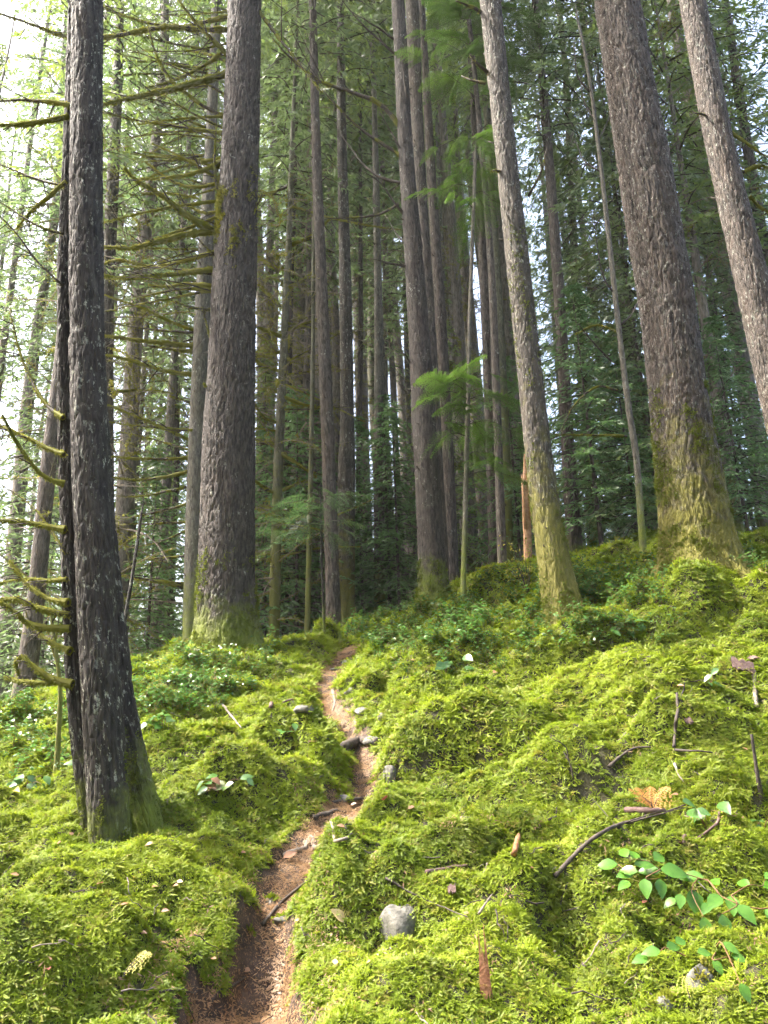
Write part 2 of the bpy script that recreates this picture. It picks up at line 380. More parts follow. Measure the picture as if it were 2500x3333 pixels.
# mounds and hollows of the mossy slope: (px, py, Y, half width px, half depth m, height m)
BUMPS = [(930, 2400, 8.3, 105, 0.40, 0.36), (1050, 2410, 8.1, 75, 0.34, 0.32), (1020, 2540, 7.4, 120, 0.34, 0.22), (790, 2540, 7.4, 120, 0.36, 0.18),
         (620, 2480, 7.9, 160, 0.5, 0.16), (1400, 2440, 8.0, 190, 0.42, 0.40), (1700, 2450, 7.9, 170, 0.42, 0.28), (1480, 2310, 8.9, 220, 0.4, 0.20), (2260, 2480, 7.0, 190, 0.35, 0.24), (1760, 2610, 6.9, 220, 0.36, 0.22), (2150, 2340, 7.9, 200, 0.36, 0.22), (1360, 2720, 6.45, 200, 0.34, 0.18), (1700, 2810, 5.95, 200, 0.32, 0.2), (2060, 2810, 5.65, 170, 0.28, 0.14), (1320, 2330, 8.9, 170, 0.5, 0.16),
         (1980, 2480, 7.0, 220, 0.4, 0.20), (1950, 2260, 8.6, 260, 0.5, 0.22), (2250, 2250, 8.3, 240, 0.45, 0.18), (1500, 2130, 10.5, 200, 0.5, 0.22), (1800, 2140, 9.9, 200, 0.45, 0.2),
         (2150, 2040, 10.0, 230, 0.45, 0.30), (2420, 1990, 10.2, 200, 0.5, 0.2), (1180, 2900, 5.6, 190, 0.34, 0.20), (1500, 2950, 5.35, 180, 0.35, 0.20),
         (1180, 3060, 5.0, 200, 0.30, 0.22), (1050, 3090, 4.95, 120, 0.26, 0.14), (1450, 3100, 4.85, 200, 0.30, 0.16), (2000, 2960, 5.0, 240, 0.33, 0.16), (2350, 2900, 5.0, 210, 0.3, 0.2),
         (1800, 3080, 4.75, 180, 0.26, 0.18), (2300, 2680, 5.9, 230, 0.4, 0.16), (350, 2960, 5.3, 300, 0.5, 0.22), (820, 2990, 5.2, 120, 0.3, 0.14),
         (150, 2880, 5.7, 160, 0.35, 0.12), (150, 3200, 4.4, 260, 0.4, 0.14), (700, 2830, 6.1, 160, 0.4, 0.08), (1620, 1930, 12.6, 120, 0.5, 0.30), (1130, 2060, 14.0, 60, 0.4, 0.2),
         (1060, 2110, 13.4, 40, 0.25, 0.22), (1200, 2240, 10.4, 55, 0.2, 0.14), (1190, 2310, 9.7, 60, 0.2, 0.10),
         # hollows
         (820, 2640, 6.9, 160, 0.28, -0.16), (60, 2850, 5.75, 100, 0.25, -0.22), (300, 2850, 5.85, 60, 0.2, -0.22), (370, 2800, 6.05, 130, 0.34, -0.13), (1850, 3150, 4.55, 110, 0.16, -0.22),
         (2180, 3170, 4.42, 90, 0.16, -0.24), (2200, 2860, 5.15, 150, 0.16, -0.16), (1300, 3170, 4.65, 120, 0.14, -0.16), (2450, 2640, 6.15, 90, 0.2, -0.10),
         (1240, 2270, 10.1, 35, 0.25, -0.2), (1770, 2760, 6.0, 60, 0.2, -0.1), (1650, 2980, 5.15, 50, 0.25, -0.14)]
BW = []
for (bx, by, bY, bw, bd, bh) in BUMPS:
    p = at(bx, by, bY); BW.append((p[0], p[1], size(bw, p), bd, bh))

# the path: (px, py, Y, half width px, depth m)
PATHPX = [(835, 3420, 3.8, 190, 0.22), (805, 3300, 4.15, 185, 0.20), (790, 3190, 4.5, 180, 0.26), (850, 3080, 4.9, 100, 0.28), (882, 2960, 5.4, 55, 0.16), (930, 2860, 5.9, 78, 0.10), (990, 2760, 6.5, 96, 0.09), (1080, 2680, 7.0, 70, 0.09),
          (1143, 2600, 7.5, 62, 0.10), (1180, 2500, 8.1, 38, 0.13), (1182, 2430, 8.6, 46, 0.12), (1150, 2350, 9.3, 34, 0.12), (1066, 2260, 10.3, 32, 0.09), (1060, 2200, 11.2, 34, 0.07), (1110, 2150, 12.2, 40, 0.05), (1140, 2120, 13.0, 32, 0.03)]
PW = []
for (bx, by, bY, bw, bd) in PATHPX:
    p = at(bx, by, bY); PW.append((p[0], p[1], size(bw, p), bd))
PW = np.array(PW)
_pc = resample(np.c_[PW[:, :2], np.zeros(len(PW))], 160)[:, :2]
_ps = np.concatenate([[0], np.cumsum(np.linalg.norm(np.diff(PW[:, :2], axis=0), axis=1))]); _ps /= _ps[-1]
_pu = np.linspace(0, 1, 160); _phw = np.interp(_pu, _ps, PW[:, 2]); _pd = np.interp(_pu, _ps, PW[:, 3])

STEP = 0.05 * ((_pu * 15.0 + 0.6 * np.sin(_pu * 40)) % 1.0 - 0.5) * sstep(0.12, 0.35, _pu)      # uneven earth steps
def path_info(x, y):
    """signed distance to the path's edge (negative on it) and the local depth"""
    best = np.full(np.shape(x), 1e9); dep = np.zeros(np.shape(x))
    near = (np.abs(x + 0.6) < 3) & (y < 14.5) & (y > 2.5)
    bx, by = x[near], y[near]
    if bx.size == 0: return best, dep
    b = np.full(bx.shape, 1e9); dd = np.zeros(bx.shape)
    for i in range(0, 160):
        d = np.hypot(bx - _pc[i, 0], by - _pc[i, 1]) - _phw[i]
        k = d < b; b[k] = d[k]; dd[k] = _pd[i] + STEP[i]
    best[near] = b + 0.05 * vn(bx * 5, by * 5, 0.3, 5) + 0.03 * vn(bx * 14, by * 14, 0.3, 6); dep[near] = dd
    return best, dep

def gz(x, y):
    x = np.atleast_1d(np.asarray(x, float)); y = np.atleast_1d(np.asarray(y, float))
    z = base_z(x, y)
    far = sstep(14, 24, y) * 0.7 + 0.3
    near = 1 - sstep(16, 40, np.hypot(x, y - 6))
    d, dep = path_info(x, y)
    off = sstep(-0.05, 0.35, d)
    n = 0
    n += 0.16 * (np.abs(vn(x * 0.75 + 3.1, y * 1.5, 0.2, 1)) * 1.6 - 0.35)
    n += 0.165 * (np.abs(vn(x * 1.7 + 0.4 * vn(x, y, 0, 9), y * 2.9, 0.7, 2)) * 1.6 - 0.35)
    n += 0.075 * (np.abs(vn(x * 4.3, y * 5.5, 0.1, 3)) * 1.5 - 0.3)
    n += 0.035 * vn(x * 9, y * 9, 0.5, 4)
    z = z + n * near * (0.2 + 0.8 * off) + (1 - near) * 0.5 * vn(x * 0.12, y * 0.12, 0, 8)
    for (bx, by, rx, ry, h) in BW:
        q = ((x - bx) / rx) ** 2 + ((y - by) / (np.where(y < by, 0.62, 1.35) * ry)) ** 2 if h > 0 else ((x - bx) / rx) ** 2 + ((y - by) / ry) ** 2
        k = q < 4
        if k.any():
            qq = q[k]
            z[k] += 1.25 * h * np.exp(-qq ** 2.3 * 0.9) * (1 if h > 0 else 1) * (0.25 + 0.75 * off[k])
    z = z - dep * sstep(0.07, -0.05, d) - 0.25 * dep * sstep(0.0, -0.25, d)
    return z

def g1(x, y): return float(gz(x, y)[0])

def hit(px, py, lo=2.5, hi=45.0):
    """where the line of sight through a photo pixel meets the ground"""
    d = ray(px, py); d = d / d[1]
    t = np.arange(lo, hi, 0.04); p = CAM + d * t[:, None]
    s = p[:, 2] - gz(p[:, 0], p[:, 1])
    i = np.argmax(s < 0)
    if s[i] >= 0: return None
    if i == 0: return p[0]
    f = s[i - 1] / (s[i - 1] - s[i])
    q = p[i - 1] + (p[i] - p[i - 1]) * f
    return np.array([q[0], q[1], g1(q[0], q[1])])

def axis(lo, hi, step, far_lo, far_hi, grow=1.16):
    a = list(np.arange(lo, hi + 1e-6, step))
    s = step; v = lo; L = []
    while v > far_lo: s = min(s * grow, 12); v -= s; L.append(v)
    s = step; v = hi; H = []
    while v < far_hi: s = min(s * grow, 12); v += s; H.append(v)
    return np.array(L[::-1] + a + H)
gx = axis(-4.6, 6.2, 0.04, -260, 260); gy = axis(3.2, 13.6, 0.04, -80, 320)
GX, GY = np.meshgrid(gx, gy)
GZ = gz(GX.ravel(), GY.ravel())
gv = np.c_[GX.ravel(), GY.ravel(), GZ]
nx, ny = len(gx), len(gy)
ii = (np.arange(ny - 1)[:, None] * nx + np.arange(nx - 1)[None]).ravel()
gf = np.stack([ii, ii + 1, ii + nx + 1, ii + nx], 1)
fc = gv[gf].mean(1)
pm = path_info(fc[:, 0], fc[:, 1])[0] < 0.03
def sub(F):
    u, inv = np.unique(F, return_inverse=True); return gv[u], inv.reshape(F.shape)
o = MB().add(*sub(gf[~pm])).build('ground', [M['soil']]); tag(o, 'mossy forest hillside rising to the right', kind='structure')
o = MB().add(*sub(gf[pm])).build('path', [M['path']]); tag(o, 'narrow brown footpath climbing through the moss', kind='structure')

_gz_exact = gz
_GZ2 = GZ.reshape(ny, nx)
def gz(x, y):
    """height of the ground sheet itself, read off its own grid"""
    x = np.atleast_1d(np.asarray(x, float)); y = np.atleast_1d(np.asarray(y, float))
    i = np.clip(np.searchsorted(gx, x) - 1, 0, nx - 2); j = np.clip(np.searchsorted(gy, y) - 1, 0, ny - 2)
    u = (x - gx[i]) / (gx[i + 1] - gx[i]); v = (y - gy[j]) / (gy[j + 1] - gy[j])
    return (_GZ2[j, i] * (1 - u) + _GZ2[j, i + 1] * u) * (1 - v) + (_GZ2[j + 1, i] * (1 - u) + _GZ2[j + 1, i + 1] * u) * v

def gnormal(x, y, e=0.05):
    return unit(np.stack([gz(x - e, y) - gz(x + e, y), gz(x, y - e) - gz(x, y + e), np.full(np.shape(x), 2 * e)], 1))

def in_view(P, mx=350, my=450):
    q = (np.asarray(P) - CAM) @ R3
    zz = np.maximum(-q[:, 2], 0.01)
    px = q[:, 0] / zz * FPX + 1250; py = -q[:, 1] / zz * FPX + 1666.5
    return (q[:, 2] < 0) & (px > -mx) & (px < 2500 + mx) & (py > -my) & (py < 3333 + my), px, py

# ------------------------------------------------------------------ moss carpet
def moss_tuft(seed, n=20, L=0.036, leaf=0.0115):
    r = np.random.default_rng(seed); mb = MB()
    for i in range(n):
        az = r.uniform(0, 2 * math.pi); el = math.radians(r.uniform(15, 70)); l = L * r.uniform(0.6, 1.25)
        o = np.array([r.normal(0, 0.016), r.normal(0, 0.016), -0.008])
        s = np.linspace(0, 1, 6)[:, None]
        d = np.array([math.cos(az) * math.cos(el), math.sin(az) * math.cos(el), math.sin(el)])
        out = np.array([math.cos(az), math.sin(az), -0.5])
        C = o + d * l * s + out * (l * 0.45) * s ** 2
        T = unit(np.gradient(C, axis=0)); side = unit(np.cross(T, [0, 0, 1.0])); 
        wv = side * 0.0022
        V = np.vstack([C - wv, C + wv]); k = np.arange(5)
        mb.add(V, np.stack([k, k + 1, k + 7, k + 6], 1))
        for sg in (-1, 1):
            D = (side * sg * 0.85 + T * 0.55 + r.normal(0, 0.22, C.shape)) * (leaf * (1.1 - 0.6 * s))
            diamonds(mb, C, D, T * (leaf * 0.22))
    return mb.mesh('moss_tuft', [M['moss']], smooth=False)
rng = np.random.default_rng(11)
tufts = [moss_tuft(i) for i in range(4)] + [moss_tuft(9, 22, 0.030, 0.010), moss_tuft(10, 14, 0.05, 0.012)]

def moss_points(x0, x1, y0, y1, dens):
    n = int((x1 - x0) * (y1 - y0) * dens)
    x = rng.uniform(x0, x1, n); y = rng.uniform(y0, y1, n)
    N = gnormal(x, y); d, _ = path_info(x, y)
    keep = rng.uniform(0, 1, n) < np.clip(0.42 / np.maximum(N[:, 2], 0.16), 0, 1)
    edge = d + 0.06 * vn(x * 8, y * 8, 0, 21)
    keep &= edge > 0.025
    bare = vn(x * 1.3, y * 1.8, 0.4, 31) + 0.5 * vn(x * 4, y * 4, 0.4, 32)
    keep &= (bare < 0.72) | (rng.uniform(0, 1, n) < 0.25)
    crease = np.abs(vn(x * 1.7 + 0.4 * vn(x, y, 0, 9), y * 2.9, 0.7, 2)); crease2 = np.abs(vn(x * 4.3, y * 5.5, 0.1, 3))
    keep &= (np.minimum(crease * 1.2, crease2 + 0.03) > 0.06) | (rng.uniform(0, 1, n) < 0.3 + 0.7 * sstep(6.5, 9.0, y))          # gaps between the cushions
    P = np.c_[x, y, gz(x, y)]
    keep &= in_view(P, 1200, 800)[0]
    return P[keep], N[keep]
PP, NN, SS = [], [], []
for (x0, x1, y0, y1, dens, sc) in ((-6, 6.5, 2.6, 5.4, 4600, 0.74), (-7, 8.5, 5.4, 7.6, 2900, 0.94), (-9, 11, 7.6, 10.5, 1250, 1.4), (-11, 13, 10.5, 14.5, 700, 1.9), (-14, 16, 14.5, 24, 70, 3.5)):
    P, N_ = moss_points(x0, x1, y0, y1, dens)
    PP.append(P); NN.append(N_); SS.append(sc * rng.uniform(0.6, 1.35, len(P)))
PP = np.vstack(PP); NN = np.vstack(NN); SS = np.concatenate(SS)
E = align(NN * 0.8 + np.array([0, 0, 0.35]) + rng.normal(0, 0.22, NN.shape), rng)
scatter('moss', tufts, PP, E, SS, rng, 'bright yellow green feather moss carpeting the slope', 'moss')
print('moss tufts', len(PP))

# needle litter on the path
def litter_piece(seed):
    r = np.random.default_rng(seed); mb = MB(); n = 12
    B = np.c_[r.normal(0, 0.03, (n, 2)), r.uniform(0.002, 0.012, n)]; a = r.uniform(0, 2 * math.pi, n); l = r.uniform(0.012, 0.034, n)
    D = np.c_[np.cos(a) * l, np.sin(a) * l, r.normal(0, 0.004, n)]; S = np.c_[-np.sin(a), np.cos(a), np.zeros(n)] * r.uniform(0.0012, 0.004, n)[:, None]
    diamonds(mb, B, D, S); return mb.mesh('litter', [M['dead_needle']], smooth=False)
n = 110000
x = rng.uniform(-3.6, 1.2, n); y = rng.uniform(3.3, 13.2, n); d, _ = path_info(x, y)
k = (d < 0.02) | ((d < 0.22) & (rng.uniform(0, 1, n) < 0.12)); k &= rng.uniform(0, 1, n) < np.clip(0.5 + 0.9 * vn(x * 2.2, y * 2.2, 0, 41), 0.12, 0.95)
x, y = x[k], y[k]; P = np.c_[x, y, gz(x, y) + 0.004]; k = in_view(P)[0]; P = P[k]
scatter('needle_litter', [litter_piece(i) for i in range(4)], P, align(gnormal(P[:, 0], P[:, 1]), rng), rng.uniform(0.7, 1.5, len(P)), rng, 'orange brown fallen needles strewn along the footpath', 'needles')

# ------------------------------------------------------------------ trees: parts
def trunk_part(mb, C, R, nseg, seed, amp=0.0, plate=0.06, tall=0.28, flare=0.0, wob=0.04, mi=0, base=None):
    """a bark-covered stem along the centre line C with radii R; tc = unrolled bark coordinates with height"""
    C = np.asarray(C, float); R = np.asarray(R, float)
    k = len(C); s = np.concatenate([[0], np.cumsum(np.linalg.norm(np.diff(C, axis=0), axis=1))])
    h = s if base is None else C[:, 2] - base
    th = np.arange(nseg) * 2 * math.pi / nseg
    T = unit(np.gradient(C, axis=0)); A = unit(np.cross(T, [0.0, 1.0, 0.0])); A = -A; B = np.cross(T, A)
    ct, st = np.cos(th)[None], np.sin(th)[None]
    rr = np.repeat(R[:, None], nseg, 1)
    X = ct * R[:, None]; Y = st * R[:, None]; H = np.repeat(h[:, None], nseg, 1)
    rr = rr * (1 + wob * vn(ct * 1.2 + 0 * H, st * 1.2 + 0 * H, H * 0.8, seed) + wob * 0.6 * vn(ct * 2.7 + 0 * H, st * 2.7 + 0 * H, H * 2.2, seed + 1))
    if flare > 0:
        ph = seed * 1.7
        lob = 0.55 + 0.45 * np.cos(5 * th + ph)[None] * 0.8 + 0.2 * np.cos(3 * th + 2 * ph)[None]
        rr = rr + R[:, None] * flare * np.exp(-np.maximum(H, -0.2) / 0.28) * lob
    if amp > 0:
        q = 1.0 / plate
        w1 = 0.9 * vn(X * q * 0.6, Y * q * 0.6, H / tall * 1.1, seed + 7); w2 = 0.9 * vn(X * q * 0.6 + 9, Y * q * 0.6, H / tall * 1.1, seed + 8)
        n1 = vn(X * q + w1, Y * q + w2, H / tall * 0.5, seed + 2)
        n2 = vn(X * q * 2.1 + w2, Y * q * 2.1 + w1, H / tall * 1.2, seed + 3)
        crk = vn(X * q * 1.2, Y * q * 1.2, H / tall * 3.2, seed + 4)
        fur = np.clip(np.abs(n1) * 4.0, 0, 1) ** 0.8                    # long furrows
        fur2 = np.clip(np.abs(n2) * 3.5, 0, 1)                          # finer ones between them
        cr = np.clip(np.abs(crk) * 5.0, 0, 1)                           # cross cracks
        rr = rr + amp * ((fur - 0.8) + 0.45 * (fur2 - 0.7) * fur + 0.22 * (cr - 0.8) * fur) + amp * 0.12 * vn(X * q * 5, Y * q * 5, H / tall * 8, seed + 5)
    V = C[:, None] + rr[..., None] * (ct[..., None] * A[:, None] + st[..., None] * B[:, None])
    tc = np.stack([X, Y, H], -1).reshape(-1, 3)
    i = np.arange(k - 1)[:, None] * nseg; j = np.arange(nseg)[None]; j2 = (j + 1) % nseg
    F = np.stack([i + j, i + j2, i + nseg + j2, i + nseg + j], -1).reshape(-1, 4)
    mb.add(V.reshape(-1, 3), F, mi, tc)

def stem_line(pts, Y, top, nfine, ground=True):
    """photo points (px, py, width px) of a stem standing at depth Y -> centre line from below ground up to height top"""
    P = []; R = []
    for (px, py, wpx) in pts:
        yy = Y
        p = at(px, py, yy); P.append(p); R.append(size(wpx, p) / 2)
    P = np.array(P); R = np.array(R)
    k = np.argsort(P[:, 2]); P = P[k]; R = R[k]
    d = (P[1] - P[0]) / (P[1, 2] - P[0, 2])
    z0 = g1(P[0, 0], P[0, 1]) - 0.35
    if P[0, 2] > z0:
        P = np.vstack([P[0] + d * (z0 - P[0, 2]), P]); R = np.concatenate([[R[0] * 1.02], R])
    d = (P[-1] - P[-3]) / (P[-1, 2] - P[-3, 2]); zt = P[-1, 2]; top = max(top, zt + 0.4)
    fz = np.linspace(zt, top, 5)[1:]
    P = np.vstack([P] + [P[-1] + d * (z - zt) * 0.8 for z in fz])
    R = np.concatenate([R, R[len(R) - 1] * (1 - 0.75 * (fz - zt) / max(top - zt, 0.1))])
    C = resample(P, 400)
    zs = np.concatenate([np.linspace(C[0, 2], zt, nfine), np.linspace(zt, top, max(12, nfine // 8))[1:]])
    Rz = np.interp(zs, P[:, 2], R)
    ker = max(3, nfine // 25); ker += 1 - ker % 2
    Rz = np.convolve(np.pad(Rz, ker // 2, 'edge'), np.ones(ker) / ker, 'valid')
    return np.stack([np.interp(zs, C[:, 2], C[:, 0]), np.interp(zs, C[:, 2], C[:, 1]), zs], 1), Rz

def conifer_crown(seed, H, R, nb, a=0.1, droop=0.45, leaf=0.26, step=0.24, mat='hemlock', low=0.55, wide=0.2, sub=3, hang=0.5):
    """branches round an (absent) stem from z=0 to H, each with side sprays of needle-leaved twigs"""
    r = np.random.default_rng(seed); mb = MB()
    for i in range(nb):
        u = ((i + r.uniform(0, 1)) / nb); z = H * u
        prof = min(1.0, low + 1.6 * u) * (1 - u) ** 0.75 + 0.06
        L = R * prof * r.uniform(0.55, 1.15); az = i * 2.39996 + r.normal(0, 0.4)
        rad = np.array([math.cos(az), math.sin(az), 0.0]); tan = np.array([-rad[1], rad[0], 0.0])
        m = max(4, int(L / step)); s = np.linspace(0.06, 1, m)[:, None]
        bend = r.normal(0, 0.12)
        dr = droop * r.uniform(0.6, 1.3)
        C = np.array([0, 0, z]) + rad * L * s + tan * L * bend * s ** 2 + np.array([0, 0, 1.0]) * L * (a * s - dr * s ** 2)
        add_tube(mb, C[::max(1, m // 4)], np.linspace(0.007 * L + 0.008, 0.004, len(C[::max(1, m // 4)])), 3, 1)
        T = unit(np.gradient(C, axis=0))
        for sg in (-1, 1):
            l = (wide * L * (1 - s * 0.8) + 0.14) * r.uniform(0.5, 1.2, s.shape)
            D = unit(tan * sg + rad * 0.75 + np.array([0, 0, -hang]) * r.uniform(0.2, 1.2, s.shape) + r.normal(0, 0.2, C.shape))
            ax = unit(np.cross(D, np.array([0, 0, 1.0])))
            for k in range(sub):
                f = (k + 0.2) / sub
                B = C + D * l * f + np.array([0, 0, -0.25]) * l * f * f
                for s2 in (-1, 1):
                    DD = unit(D + ax * s2 * r.uniform(0.3, 0.9, s.shape) + np.array([0, 0, -0.2]) + r.normal(0, 0.2, C.shape)) * leaf * r.uniform(0.6, 1.3, s.shape)
                    S = unit(np.cross(DD, np.array([0, 0, 1.0])) + r.normal(0, 0.35, C.shape)) * leaf * 0.17
                    keep = r.uniform(0, 1, m) < 0.85
                    diamonds(mb, B[keep], DD[keep], S[keep], 0)
        B = C[-1:]; diamonds(mb, B, T[-1:] * leaf * 1.3, tan[None] * leaf * 0.2, 0)
    return mb.mesh('crown', [M[mat], M['twig']], smooth=False)

def dead_branches(seed, z0, z1, n, Lmax, moss=0.5, up=0.25, r0=0.014):
    r = np.random.default_rng(seed); mb = MB()
    for i in range(n):
        z = r.uniform(z0, z1); az = r.uniform(0, 2 * math.pi); L = Lmax * r.uniform(0.25, 1.0)
        branch_geo(mb, np.array([0, 0, z]), az, L, r, up=r.normal(up, 0.3), sag=r.uniform(0.0, 0.5), r0=r0 * (0.6 + 0.6 * L / Lmax), moss=moss if r.uniform() < 0.7 else 0, mi=(0, 1), n=5, seg=5)
    return mb.mesh('dead_branches', [M['twig_pale'], M['moss_branch']], smooth=False)

def moss_fuzz(mb, C, R, r, dens, mi, hang=0.5, l0=0.03):
    """little hanging and standing blades of moss all along a branch"""
    seg = np.linalg.norm(np.diff(C, axis=0), axis=1).sum(); n = int(seg * dens)
    if n < 1: return
    t = r.uniform(0, len(C) - 1.001, n); i = t.astype(int); f = (t - i)[:, None]
    P = C[i] * (1 - f) + C[i + 1] * f; T = unit(C[i + 1] - C[i]); rad = (R[i] * (1 - f[:, 0]) + R[i + 1] * f[:, 0])[:, None]
    a = r.normal(0, 1, (n, 3)); a = unit(a - T * (a * T).sum(1, keepdims=True))
    D = unit(a + T * r.normal(0, 0.5, (n, 1)) + np.array([0, 0, -hang]) * r.uniform(0, 2, (n, 1))) * l0 * r.uniform(0.5, 1.6, (n, 1))
    S = unit(np.cross(D, a + 0.01)) * l0 * 0.22
    diamonds(mb, P + a * rad * 0.7, D, S, mi)

def branch_geo(mb, o, az, L, r, up=0.2, sag=0.3, r0=0.02, moss=0.5, mi=(0, 1), n=6, seg=9, twigs=3, level=0):
    d = np.array([math.cos(az), math.sin(az), 0.0]); t = np.array([-d[1], d[0], 0])
    s = np.linspace(0, 1, seg)[:, None]
    C = o + d * L * s + t * L * r.normal(0, 0.12) * s ** 2 + np.array([0, 0, 1.0]) * L * (up * s - sag * s ** 2) + np.cumsum(r.normal(0, L * 0.012, (seg, 3)), 0) * (s > 0)
    R = r0 * (1 - 0.8 * s[:, 0]) + 0.0015
    add_tube(mb, C, R, n, mi[0])
    if moss > 0: moss_fuzz(mb, C, R, r, 70 * moss, mi[1], l0=0.045)
    if level == 0:
        for k in range(twigs):
            j = int(r.uniform(0.3, 0.95) * (seg - 1))
            branch_geo(mb, C[j], az + r.choice([-1, 1]) * r.uniform(0.5, 1.1), L * r.uniform(0.2, 0.5), r, up=up + r.normal(0, 0.2), sag=sag, r0=R[j] * 0.6, moss=moss * 0.5, mi=mi, n=3, seg=4, level=1)

def px_branch(tree, origin, pts, Y, wpx, seed, moss=0.6, name='branch', dy=0.0, wood='twig', twigs=6):
    """a branch of a hand-placed tree drawn through photo points at the tree's depth, reaching dy metres nearer or farther at its tip"""
    r = np.random.default_rng(seed)
    n = len(pts); P = np.array([at(px, py, Y + dy * (i / max(1, n - 1))) for i, (px, py) in enumerate(pts)])
    L = np.linalg.norm(np.diff(P, axis=0), axis=1).sum(); k = max(8, int(L / 0.09))
    C = resample(P, k); C[1:] += np.cumsum(r.normal(0, 0.004, (k - 1, 3)), 0)
    r0 = size(wpx, P[0]) / 2; R = r0 * (1 - 0.72 * np.linspace(0, 1, k)) * (1 + 0.12 * r.normal(0, 1, k))
    mb = MB(); add_tube(mb, C, R, 7, 0)
    tw = []
    for q in range(twigs):
        j = int(r.uniform(0.25, 0.95) * (k - 1)); d = C[min(j + 1, k - 1)] - C[j - 1]
        az = math.atan2(d[1], d[0]) + r.choice([-1, 1]) * r.uniform(0.4, 1.1)
        branch_geo(mb, C[j], az, L * r.uniform(0.12, 0.32), r, up=r.normal(0.1, 0.35), sag=0.2, r0=max(R[j] * 0.5, 0.004), moss=0, n=4, seg=5, level=1)
    b = mb.build(name, [M[wood]], tree, origin)
    if moss > 0:
        mm = MB(); q = np.arange(k) * (L / k)
        Rm = R * (1.0 + 0.28 * min(moss, 1.2)) + 0.004 * min(moss, 1.0); Rm = Rm * (1 + 0.35 * vn(q * 9, q * 0, 0.5, seed) + 0.25 * vn(q * 23, q * 0, 0.2, seed)) - 0.0035 * (moss < 0.7)
        add_tube(mm, C + [0, 0, 0.0015], np.maximum(Rm, 0.001), 8, 0)
        moss_fuzz(mm, C, Rm, r, 700 * moss, 0, hang=0.7, l0=0.013 + 0.45 * r0)
        mm.build('moss', [M['moss_branch']], b, origin, smooth=False, kind='stuff')
    return b

def stubs(tree, origin, C, R, n, seed, z0, z1, lmax=0.12, rad=0.012):
    r = np.random.default_rng(seed); mb = MB()
    for i in range(n):
        z = r.uniform(z0, z1); j = np.argmin(np.abs(C[:, 2] - z)); az = r.uniform(0, 2 * math.pi)
        d = np.array([math.cos(az), math.sin(az), r.uniform(-0.1, 0.5)]); l = lmax * r.uniform(0.2, 1)
        p = C[j] + d * R[j] * 0.9
        add_tube(mb, np.array([p - d * 0.03, p + d * l * 0.5, p + d * l + np.array([0, 0, 0.02])]), [rad * 1.5, rad, rad * 0.5], 5)
    mb.build('branch_stubs', [M['twig']], tree, origin, kind='stuff')

# ------------------------------------------------------------------ crowns that many trees share
CROWN = {
    'tall': [conifer_crown(1, 22, 3.1, 200, 0.12, 0.5, 0.21, 0.24, 'hemlock'), conifer_crown(2, 20, 2.6, 180, 0.05, 0.6, 0.20, 0.23, 'fir'),
             conifer_crown(3, 24, 3.4, 190, 0.18, 0.42, 0.22, 0.27, 'hemlock'), conifer_crown(4, 18, 3.0, 160, -0.05, 0.55, 0.21, 0.25, 'fir')],
    'thin': [conifer_crown(5, 18, 2.4, 90, 0.15, 0.5, 0.20, 0.24, 'hemlock'), conifer_crown(6, 16, 2.7, 80, 0.1, 0.6, 0.21, 0.24, 'fir')],
    'young': [conifer_crown(7, 7.5, 1.9, 110, 0.05, 0.4, 0.14, 0.14, 'hemlock', 0.9, 0.22), conifer_crown(8, 9.5, 2.2, 130, 0.0, 0.45, 0.15, 0.16, 'fir', 0.9, 0.22),
              conifer_crown(9, 5.0, 1.5, 90, 0.1, 0.35, 0.12, 0.12, 'young', 0.9, 0.24)],
}
DEAD = [dead_branches(21, 1.0, 13.0, 55, 1.7, 0.8), dead_branches(22, 2.0, 15.0, 40, 2.0, 0.6), dead_branches(23, 0.6, 11.0, 100, 2.2, 1.4, 0.1), dead_branches(24, 1.5, 14.0, 40, 1.2, 0.3)]

# ------------------------------------------------------------------ hand-placed trees
TREES = {}
def tree(key, stems, Y, top, bark, label, nseg=28, fine=160, amp=0.008, plate=0.05, tall=0.25, flare=0.25, crown=None, crown_z=None, dead=None, nstub=0, name='conifer', group=None, Ys=None, wob=0.04, seed=None, crown_s=1.0):
    seed = seed if seed is not None else (len(TREES) * 13 + 5)
    lines = [stem_line(s, (Ys[i] if Ys else Y), top if i == 0 else top * 0.9, fine) for i, s in enumerate(stems)]
    C, R = lines[0]
    b = g1(C[0, 0], C[0, 1]); j = np.argmin(np.abs(C[:, 2] - b))
    org = np.array([C[j, 0], C[j, 1], b])
    t = empty(name, org, label, 'tree', group)
    for i, (c, rr) in enumerate(lines):
        mb = MB(); bb = g1(c[0, 0], c[0, 1])
        trunk_part(mb, c, rr, nseg, seed + i * 3, amp, plate, tall, flare, wob, base=bb)
        mb.build('trunk', [M[bark]], t, org, tc=True)
    if crown:
        kind, idx = crown; me = CROWN[kind][idx]; cz = crown_z
        j = np.argmin(np.abs(C[:, 2] - cz)); put('crown', me, t, C[j] - org, (0, 0, seed * 1.3), crown_s)
    if dead is not None: put('dead_branches', DEAD[dead], t, (0, 0, 0), (0, 0, seed * 0.7), kind='stuff')
    if nstub: stubs(t, org, C, R, nstub, seed, b + 0.8, b + 12)
    TREES[key] = dict(o=t, org=org, C=C, R=R, Y=Y, lines=lines)
    return t

